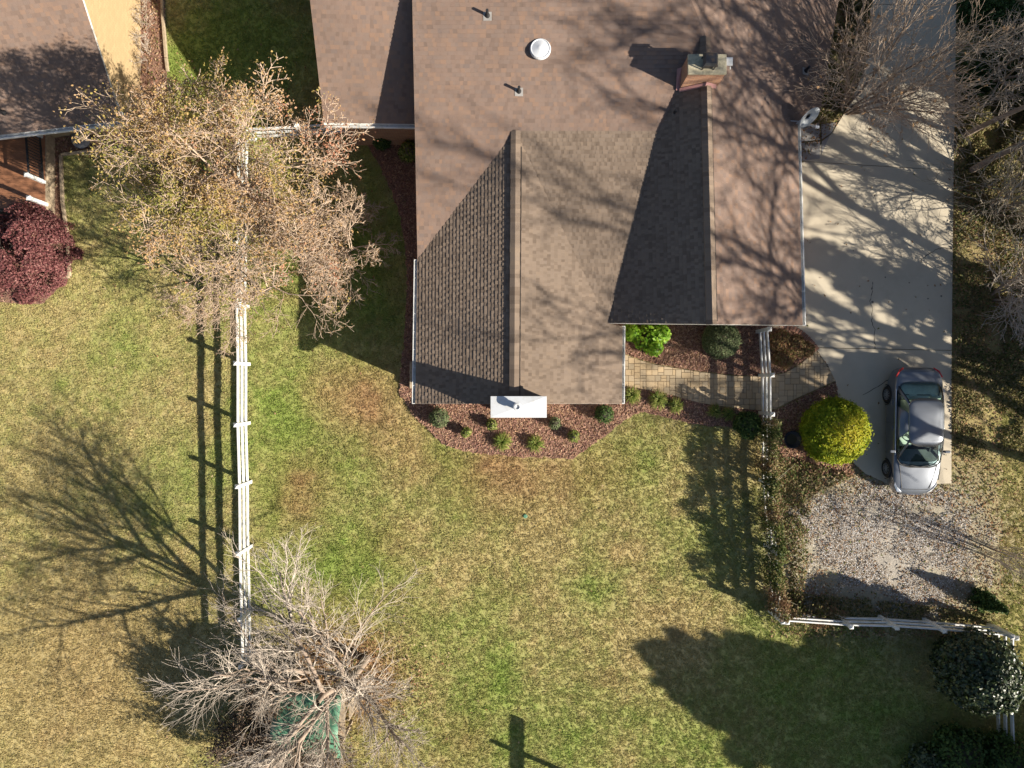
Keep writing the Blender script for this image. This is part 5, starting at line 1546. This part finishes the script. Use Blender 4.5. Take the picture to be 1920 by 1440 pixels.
# ------------------------------------------------------------------ playset with green tarp, planter, signpost
def playset():
    zt = 2.6
    c = XY(568, 1375, zt)
    root = empty('playset', (c[0], c[1], 0), 'wooden playset with a green tarp roof under the wide bare tree', 'playset')
    x0, y0 = P(512, 1424, zt)[:2]; x1, y1 = P(632, 1312, zt)[:2]
    x0 += .1
    for xx in (x0 + .08, x1 - .08):
        for yy in (y0 + .08, y1 - .08):
            MB().box((xx, yy, zt / 2 - .02), (.09, .09, zt - .04)).build('post', M['timber'], root)
    ym = (y0 + y1) / 2
    V = []; Fc = []; nx, ny = 10, 14
    rng = random.Random(2)
    for j in range(ny + 1):
        yy = y0 - .1 + (y1 - y0 + .2) * j / ny
        zr = zt + .35 - abs(yy - ym) / (y1 - y0) * 2 * .55
        for i in range(nx + 1):
            xx = x0 - .1 + (x1 - x0 + .2) * i / nx
            V.append((xx + rng.gauss(0, .01), yy, zr - .04 * math.sin(math.pi * i / nx) + rng.gauss(0, .012)))
    for j in range(ny):
        for i in range(nx): a = j * (nx + 1) + i; Fc.append((a, a + 1, a + nx + 2, a + nx + 1))
    o = py_mesh('tarp_roof', V, Fc, M['green_tarp'], root, smooth=True)
    md = o.modifiers.new('solid', 'SOLIDIFY'); md.thickness = .006
    for i in range(14):
        yy = y0 + .12 + (y1 - y0 - .24) * i / 13
        MB().box(((x0 + x1) / 2, yy, 1.3), (x1 - x0 - .05, .14, .03)).build('deck_board', M['timber'], root)
    for yy in (y0 + .03, y1 - .03):
        for k in range(3): MB().box(((x0 + x1) / 2, yy, 1.5 + .22 * k), (x1 - x0, .025, .14)).build('wall_board', M['timber'], root)
    for k in range(5): MB().box((x1 + .12, ym, .25 + .24 * k), (.06, .5, .04)).build('ladder_rung', M['timber'], root)
    for s in (-1, 1): MB().bar((x1 + .14, ym + s * .27, 0), (x1 + .08, ym + s * .27, 1.35), .05, .09).build('ladder_rail', M['timber'], root)
playset()
ball_shrub('evergreen_shrub', 'dense dark evergreen shrub hidden behind the bare twigs at the end of the long fence', 0, 0, 2.3, 1.0, 9000, .06, M['dark_leaf'], 171, world=(XY(575, 1222)[0], XY(575, 1222)[1] - .2), noise=.25, corem='dark_core', tonefn=lambda p, r: r.random(len(p)) ** 3 * .7) if False else None

def planter():
    c = XY(1486, 824, .3)
    root = empty('flower_pot', (c[0], c[1], 0), 'dark scalloped empty plant pot between the fence and the golden shrub', 'plant pot')
    V = []; Fc = []; K = 36
    prof = [(.20, 0), (.26, .25), (.30, .32), (.33, .33), (.31, .34), (.27, .31), (.25, .22), (.02, .20)]
    for r, z in prof:
        for i in range(K):
            t = 6.28318 * i / K; sc = 1 + (.045 * math.cos(t * 18) if r > .28 else 0)
            V.append((c[0] + r * sc * math.cos(t), c[1] + r * sc * math.sin(t), z))
    for j in range(len(prof) - 1):
        for i in range(K): Fc.append((j * K + i, j * K + (i + 1) % K, (j + 1) * K + (i + 1) % K, (j + 1) * K + i))
    py_mesh('pot', V, Fc, plain('pot_plastic', (.018, .022, .035), .4), root, smooth=True)
    MB().lathe((c[0], c[1], .19), [(.24, 0), (.22, .025), (.02, .03)], 20).build('potting_soil', M['dark_core'], root)
planter()

def signpost():
    b = XY(1132, 1478)
    root = empty('sign_post', (b[0], b[1], 0), 'wooden hanging sign post just beyond the bottom edge, casting a cross shaped shadow', 'sign post')
    MB().box((b[0], b[1], 1.27), (.14, .14, 2.54)).build('post', M['timber'], root)
    ya = XY(0, 1413)[1]
    MB().box((b[0] - .0, (ya + b[1] - 1.2) / 2, 1.95), (.09, ya - b[1] + 1.2, .3)).build('arm', M['timber'], root)
signpost()
# utility lid in the lawn
c = XY(985, 968)
MB().lathe((c[0], c[1], -.02), [(.075, 0), (.08, .035), (.06, .045), (.01, .045)], 14).build('lid', M['greenlid'] if 'greenlid' in M else M['green_tarp'], empty('drain_lid', (c[0], c[1], 0), 'tiny green utility lid in the middle of the lawn', 'lid'))

# ------------------------------------------------------------------ car
def car():
    cx = 14.88
    yfront = P(0, 926, .55)[1]
    root = empty('silver_car', (cx, yfront, 0.035), 'silver four-door sedan parked on the driveway beside the golden shrub', 'car')
    root.rotation_euler = (0, 0, math.radians(-.6))
    paint, t, b = new_mat('silver_paint')
    b.inputs['Base Color'].default_value = (.15, .165, .19, 1); b.inputs['Metallic'].default_value = .55; b.inputs['Roughness'].default_value = .32
    b.inputs['Coat Weight'].default_value = .8; b.inputs['Coat Roughness'].default_value = .06
    nz = t.nodes.new('ShaderNodeTexNoise'); nz.inputs['Scale'].default_value = 1.5
    tcn = t.nodes.new('ShaderNodeTexCoord'); t.links.new(tcn.outputs['Object'], nz.inputs['Vector'])
    mpn = t.nodes.new('ShaderNodeMapRange'); mpn.inputs[3].default_value = .26; mpn.inputs[4].default_value = .42
    t.links.new(nz.outputs['Fac'], mpn.inputs[0]); t.links.new(mpn.outputs[0], b.inputs['Roughness'])
    glass, t, b = new_mat('car_glass')
    gl = t.nodes.new('ShaderNodeBsdfGlossy'); gl.inputs['Roughness'].default_value = .03; gl.inputs['Color'].default_value = (.9, .95, 1, 1)
    tr = t.nodes.new('ShaderNodeBsdfTransparent'); tr.inputs['Color'].default_value = (.72, .84, .80, 1)
    fr = t.nodes.new('ShaderNodeFresnel'); fr.inputs['IOR'].default_value = 1.38
    mx = t.nodes.new('ShaderNodeMixShader'); t.links.new(fr.outputs[0], mx.inputs[0]); t.links.new(tr.outputs[0], mx.inputs[1]); t.links.new(gl.outputs[0], mx.inputs[2])
    t.links.new(mx.outputs[0], t.nodes['Material Output'].inputs[0])
    black = plain('car_trim', (.015, .016, .018), .45)
    tyre = plain('tyre_rubber', (.022, .022, .023), .85)
    alloy = plain('alloy', (.55, .56, .58), .3, metal=.8)
    seatm = plain('seat_fabric', (.78, .80, .70), .9)
    chrome = plain('chrome', (.7, .7, .72), .15, metal=1)
    red = plain('tail_lamp', (.45, .01, .012), .2, coat=.6)
    clear = plain('head_lamp', (.6, .62, .65), .1, metal=.5, coat=1)
    # ---- lower body: stations along s (0 front .. 4.72 rear)
    st = [(0.00, .42, .60, .54, .30), (.05, .58, .64, .58, .24), (.16, .71, .70, .64, .20), (.36, .80, .77, .71, .19), (.70, .865, .85, .78, .19), (1.05, .89, .905, .83, .19), (1.25, .905, .935, .86, .19),
          (1.6, .91, .95, .885, .19), (2.1, .915, .955, .90, .19), (2.7, .915, .965, .91, .19), (3.3, .91, .975, .92, .19), (3.8, .905, .985, .93, .20), (4.1, .90, 1.0, .94, .22), (4.35, .85, 1.0, .93, .25), (4.54, .76, .97, .90, .30),
          (4.65, .64, .90, .84, .34), (4.72, .50, .80, .74, .38)]
    V = []; ring = 0
    secs = []
    for s, w, zt, zs, zb in st:
        pr = [(w * .86, zb), (w * .97, zb + .06), (w, (zb + zs) * .5), (w * .995, zs - .09), (w * .965, zs), (w * .90, zs + (zt - zs) * .5), (w * .78, zt - .012), (w * .45, zt + .008), (0, zt + .012)]
        full = [(x_, z_) for x_, z_ in pr] + [(-x_, z_) for x_, z_ in pr[::-1][1:]]
        ring = len(full)
        secs.append(full)
        V += [(x_, s, z_) for x_, z_ in full]
    Fc = []
    for j in range(len(st) - 1):
        for i in range(ring - 1):
            top_cab = (1.25 <= st[j][0] < 4.05) and (6 <= i < ring - 7)
            if top_cab: continue
            Fc.append((j * ring + i, j * ring + i + 1, (j + 1) * ring + i + 1, (j + 1) * ring + i))
    Fc.append(tuple(range(ring))); Fc.append(tuple(reversed(range((len(st) - 1) * ring, len(st) * ring))))
    me = bpy.data.meshes.new('body'); me.from_pydata(V, [], Fc); me.update(); me.materials.append(paint)
    bm = bmesh.new(); bm.from_mesh(me); bmesh.ops.recalc_face_normals(bm, faces=bm.faces); bm.to_mesh(me); bm.free()
    body = link('body', me, None, root)
    me.polygons.foreach_set('use_smooth', [True] * len(me.polygons))
    sb = body.modifiers.new('sub', 'SUBSURF'); sb.levels = 3; sb.render_levels = 3
    bpy.context.view_layer.update()
    me2 = bpy.data.meshes.new_from_object(body.evaluated_get(bpy.context.evaluated_depsgraph_get()))
    body.modifiers.clear(); body.data = me2
    bm = bmesh.new(); bm.from_mesh(me2)
    kill = []
    for f in bm.faces:
        q = f.calc_center_median()
        for s_ in (.92, 3.68):
            if abs(q.x) > .60 and (q.y - s_) ** 2 + (q.z - .325) ** 2 < .372 ** 2: kill.append(f); break
    bmesh.ops.delete(bm, geom=kill, context='FACES')
    bm.to_mesh(me2); bm.free()
    for s_ in (.92, 3.68):
        for sx in (-1, 1):
            wb = MB().box((sx * .70, s_, .45), (.22, .78, .5)); wb = MB().bar((sx * .60, s_ - .4, .45), (sx * .60, s_ + .4, .45), .02, .55).bar((sx * .74, s_ - .36, .725), (sx * .74, s_ + .36, .725), .26, .02)
            o = wb.build('wheel_well', black, None); o.parent = root
    # wheels
    for s in (.92, 3.68):
        for sx in (-1, 1):
            w = empty('wheel', (0, 0, 0)); w.parent = root; w.location = (sx * .80, s, .325)
            mb = MB()
            K = 32; prof = [(.20, .115), (.30, .115), (.322, .10), (.33, .05), (.33, -.05), (.322, -.10), (.30, -.115), (.20, -.115)]
            Vt = []
            for r, xx in prof:
                for i in range(K): a = 6.28318 * i / K; Vt.append((xx, r * math.cos(a), r * math.sin(a)))
            Ft = [(j * K + i, j * K + (i + 1) % K, (j + 1) * K + (i + 1) % K, (j + 1) * K + i) for j in range(len(prof) - 1) for i in range(K)]
            py_mesh('tyre', Vt, Ft, tyre, w, smooth=True, rel=False)
            mb = MB()
            o_ = sx * .10
            for i in range(10):
                a = 6.28318 * i / 10
                mb.bar((o_, .05 * math.cos(a), .05 * math.sin(a)), (o_ + sx * .01, .20 * math.cos(a), .20 * math.sin(a)), .03, .022, up=(1, 0, 0))
            mb.tube((o_ - sx * .02, 0, 0), (o_ + sx * .02, 0, 0), .055, k=16)
            for i in range(28):
                a0, a1 = 6.28318 * i / 28, 6.28318 * (i + 1) / 28
                mb.bar((o_, .205 * math.cos(a0), .205 * math.sin(a0)), (o_, .205 * math.cos(a1), .205 * math.sin(a1)), .02, .03, up=(1, 0, 0))
            py_mesh('rim', mb.v, mb.f, alloy, w, rel=False)
            # arch lip
            am = MB(); K2 = 14
            for i in range(K2):
                a0, a1 = math.pi * i / K2, math.pi * (i + 1) / K2
                am.bar((sx * .902, s + .375 * math.cos(a0), .325 + .375 * math.sin(a0)), (sx * .902, s + .375 * math.cos(a1), .325 + .375 * math.sin(a1)), .03, .05, up=(1, 0, 0))
            am.build('wheel_arch', black, None).parent = root
    for w in [o for o in root.children if o.name.startswith('wheel') and o.type == 'EMPTY']:
        w.location.x = .772 * (1 if w.location.x > 0 else -1)
    # ---- greenhouse rings
    NN = 64
    def outline(sc_, hl, hw, e, shift=0):
        pts = []
        for i in range(NN):
            a = 2 * math.pi * (i + .5) / NN
            ca, sa = math.cos(a), math.sin(a)
            pts.append((hw * math.copysign(abs(sa) ** (2 / e), sa), sc_ + hl * math.copysign(abs(ca) ** (2 / e), ca)))
        return pts
    def warp(pts, bow):        # bow the screens outwards in the middle
        return pts
    rings = []
    for sc_, hl, hw, e, z_ in ((2.66, 1.50, .845, 7.0, .955), (2.68, 1.27, .79, 7, 1.11), (2.70, 1.00, .715, 7, 1.285), (2.72, .75, .645, 7, 1.395), (2.72, .69, .61, 7, 1.425), (2.72, .50, .46, 6, 1.455), (2.72, .25, .22, 3, 1.465)):
        o_ = outline(sc_, hl, hw, e)
        q = []
        for x_, s_ in o_:
            # centre of windscreen reaches further forward at the base, likewise at rear
            k_ = 1 - (x_ / hw) ** 2
            f_ = (s_ - sc_) / hl
            if z_ < 1.4:
                s_ = s_ - (.14 * k_ if f_ < -.9 else (-.10 * k_ if f_ > .9 else 0))
            q.append((x_, s_, z_ + (.012 * k_ if z_ < 1.0 else 0)))
        rings.append(q)
    ang = [2 * math.pi * (i + .5) / NN for i in range(NN)]
    def cat(i):
        x_, s_, _ = rings[1][i]; x2, s2, _ = rings[1][(i + 1) % NN]
        xm, sm = (x_ + x2) / 2, (s_ + s2) / 2
        if sm < 1.56 and abs(xm) < .76: return 'windshield'
        if sm > 3.80 and abs(xm) < .74: return 'rear_window'
        if abs(xm) > .74 and 1.62 < sm < 3.70:
            if 2.60 < sm < 2.72: return 'pillar'
            return 'side_window_r' if xm > 0 else 'side_window_l'
        return 'pillar'
    groups = {}
    run = 0
    for i in range(NN):
        c_ = cat(i)
        if c_ != cat((i - 1) % NN): run += 1
        if c_ == 'pillar': c_ = 'pillar_%d' % run
        for j in range(3): groups.setdefault(c_, []).append((j, i))
    for j in (3, 4, 5):
        for i in range(NN): groups.setdefault('roof', []).append((j, i))
    flat = [p for r in rings for p in r]
    for nm, fl in groups.items():
        idx = {}; V = []; Fc = []
        for j, i in fl:
            f = []
            for a, b2 in ((j, i), (j, (i + 1) % NN), (j + 1, (i + 1) % NN), (j + 1, i)):
                if (a, b2) not in idx: idx[(a, b2)] = len(V); V.append(rings[a][b2])
                f.append(idx[(a, b2)])
            Fc.append(tuple(f))
        if nm == 'roof':
            V2 = [idx[(6, i)] for i in range(NN)]; Fc.append(tuple(V2))
        mat = glass if 'window' in nm or nm == 'windshield' else paint
        nm2 = 'side_window' if nm.startswith('side') else 'pillar' if nm.startswith('pillar') else nm
        o = py_mesh(nm2, V, Fc, mat, root, smooth=True, rel=False)
        bm = bmesh.new(); bm.from_mesh(o.data); bmesh.ops.recalc_face_normals(bm, faces=bm.faces); bm.to_mesh(o.data); bm.free()
        if mat is paint:
            md = o.modifiers.new('solid', 'SOLIDIFY'); md.thickness = .025; md.offset = -1
    # black surrounds of the screens
    tr_ = MB()
    def strip(j, sel, off=.004, w=.03):
        pts = [Vector(rings[j][i]) + Vector((0, 0, off)) for i in range(NN) if sel(rings[1][i])]
        pts.sort(key=lambda p: p.x)
        for a, b2 in zip(pts, pts[1:]): tr_.bar(a, b2, w, .012)
    strip(0, lambda p: p[1] < 1.60 and abs(p[0]) < .80, w=.05)
    strip(3, lambda p: p[1] < 1.56 and abs(p[0]) < .78, w=.035)
    strip(0, lambda p: p[1] > 3.76 and abs(p[0]) < .76, w=.035)
    strip(3, lambda p: p[1] > 3.80 and abs(p[0]) < .77, w=.05)
    for sx in (-1, 1):     # screen side edges
        for lo, hi in ((0, 3),):
            for cond in (lambda p: p[1] < 1.56 and abs(p[0]) < .76, lambda p: p[1] > 3.80 and abs(p[0]) < .74):
                ii = [i for i in range(NN) if cond(rings[1][i])]
                ie = max(ii, key=lambda i: sx * rings[1][i][0])
                for j in range(3): tr_.bar(Vector(rings[j][ie]) + Vector((0, 0, .004)), Vector(rings[j + 1][ie]) + Vector((0, 0, .004)), .035, .012)
    for sx in (-1, 1):
        ii = [i for i in range(NN) if sx * rings[0][i][0] > 0 and 1.5 < rings[0][i][1] < 3.9]; ii.sort(key=lambda i: rings[0][i][1])
        for a, b2 in zip(ii, ii[1:]): tr_.bar(Vector(rings[0][a]) + Vector((sx * .008, 0, .0)), Vector(rings[0][b2]) + Vector((sx * .008, 0, .0)), .02, .02)
    # door gaps
    for sx in (-1, 1):
        for s_ in (1.55, 2.66, 3.55):
            tr_.bar((sx * .917, s_, .35), (sx * .888, s_, .93), .008, .02, up=(1, 0, 0))
    # hood shut lines and boot shut line
    for sx in (-1, 1):
        tr_.bar((sx * .50, .22, .742), (sx * .70, 1.15, .925), .016, .014)
    tr_.bar((-.72, 4.55, .982), (.72, 4.55, .982), .006, .01)
    tr_.bar((-.50, .20, .728), (.50, .20, .728), .012, .01)
    # lower grille
    tr_.box((0, .0, .38), (.9, .08, .14))
    tr_.build('trim', black, None).parent = root
    # wipers
    wp_ = MB().bar((-.62, 1.16, .99), (.02, 1.05, 1.0), .02, .015).bar((.05, 1.06, 1.0), (.62, 1.16, .99), .02, .015)
    wp_.build('wiper', black, None).parent = root
    # chrome belt strips
    cb = MB()
    for sx in (-1, 1): cb.bar((sx * .872, 1.5, .955), (sx * .872, 3.9, .972), .018, .015)
    cb.bar((-.25, -.0, .58), (.25, -.0, .58), .03, .05)
    cb.build('chrome_strip', chrome, None).parent = root
    # mirrors, handles, lamps
    for sx in (-1, 1):
        m_ = MB().box((sx * 1.0, 1.62, .985), (.20, .10, .12)).bar((sx * .87, 1.62, .95), (sx * .96, 1.62, .96), .05, .04)
        o = m_.build('mirror', paint, None); o.parent = root
        bv = o.modifiers.new('bevel', 'BEVEL'); bv.width = .03; bv.segments = 3
        for s_ in (2.45, 3.4):
            h_ = MB().box((sx * .925, s_, .80), (.035, .17, .03)).build('door_handle', chrome, None); h_.parent = root
        hl = MB().add([(sx * .44, .055, .60), (sx * .63, .11, .63), (sx * .775, .36, .715), (sx * .765, .46, .755), (sx * .66, .26, .725), (sx * .48, .10, .665)], [(0, 1, 2, 3, 4, 5)]).build('headlight', clear, None)
        hl.parent = root; hl.data.materials[0] = clear; sd = hl.modifiers.new('s', 'SOLIDIFY'); sd.thickness = .03; sd.offset = 0
        tl = MB().add([(sx * .56, 4.69, .84), (sx * .70, 4.60, .86), (sx * .85, 4.36, .89), (sx * .845, 4.34, .93), (sx * .72, 4.57, .925), (sx * .57, 4.66, .90)], [(0, 1, 2, 3, 4, 5)]).build('tail_light', red, None)
        tl.parent = root; sd = tl.modifiers.new('s', 'SOLIDIFY'); sd.thickness = .035; sd.offset = 0
    # cabin
    cf = MB().box((0, 2.6, .40), (1.5, 3.0, .06)).build('cabin_floor', black, None); cf.parent = root
    db = MB().box((0, 1.48, .86), (1.5, .42, .12)).build('dashboard', plain('dashboard_grey', (.10, .11, .11), .7), None); db.parent = root
    ps = MB().box((0, 3.98, .93), (1.4, .55, .03)).build('parcel_shelf', seatm, None); ps.parent = root
    for sx in (-1, 1):
        s1 = MB().box((sx * .38, 2.05, .60), (.52, .52, .16)).box((sx * .38, 2.42, .90), (.50, .14, .58)).box((sx * .38, 2.45, 1.22), (.26, .1, .16))
        o = s1.build('front_seat', seatm, None); o.parent = root; bv = o.modifiers.new('b', 'BEVEL'); bv.width = .03; bv.segments = 2
    s2 = MB().box((0, 3.25, .58), (1.32, .5, .16)).box((0, 3.6, .88), (1.32, .14, .56)).box((-.38, 3.66, 1.18), (.26, .09, .12)).box((.38, 3.66, 1.18), (.26, .09, .12))
    o = s2.build('rear_seat', seatm, None); o.parent = root; bv = o.modifiers.new('b', 'BEVEL'); bv.width = .03; bv.segments = 2
    sw = MB()
    for i in range(18):
        a0, a1 = 6.283 * i / 18, 6.283 * (i + 1) / 18
        f_ = lambda a: (.38 + .18 * math.cos(a), 1.78 + .07 * math.sin(a), 1.0 + .16 * math.sin(a))
        sw.bar(f_(a0), f_(a1), .028, .028)
    sw.bar((.38, 1.78, 1.0), (.38, 1.62, .92), .05, .05).bar((.22, 1.78, 1.0), (.54, 1.78, 1.0), .03, .02)
    o = sw.build('steering_wheel', black, None); o.parent = root
    rm = MB().box((0, 1.86, 1.30), (.22, .03, .06)).build('rear_view_mirror', black, None); rm.parent = root
car()
print('pavers', NPAV)
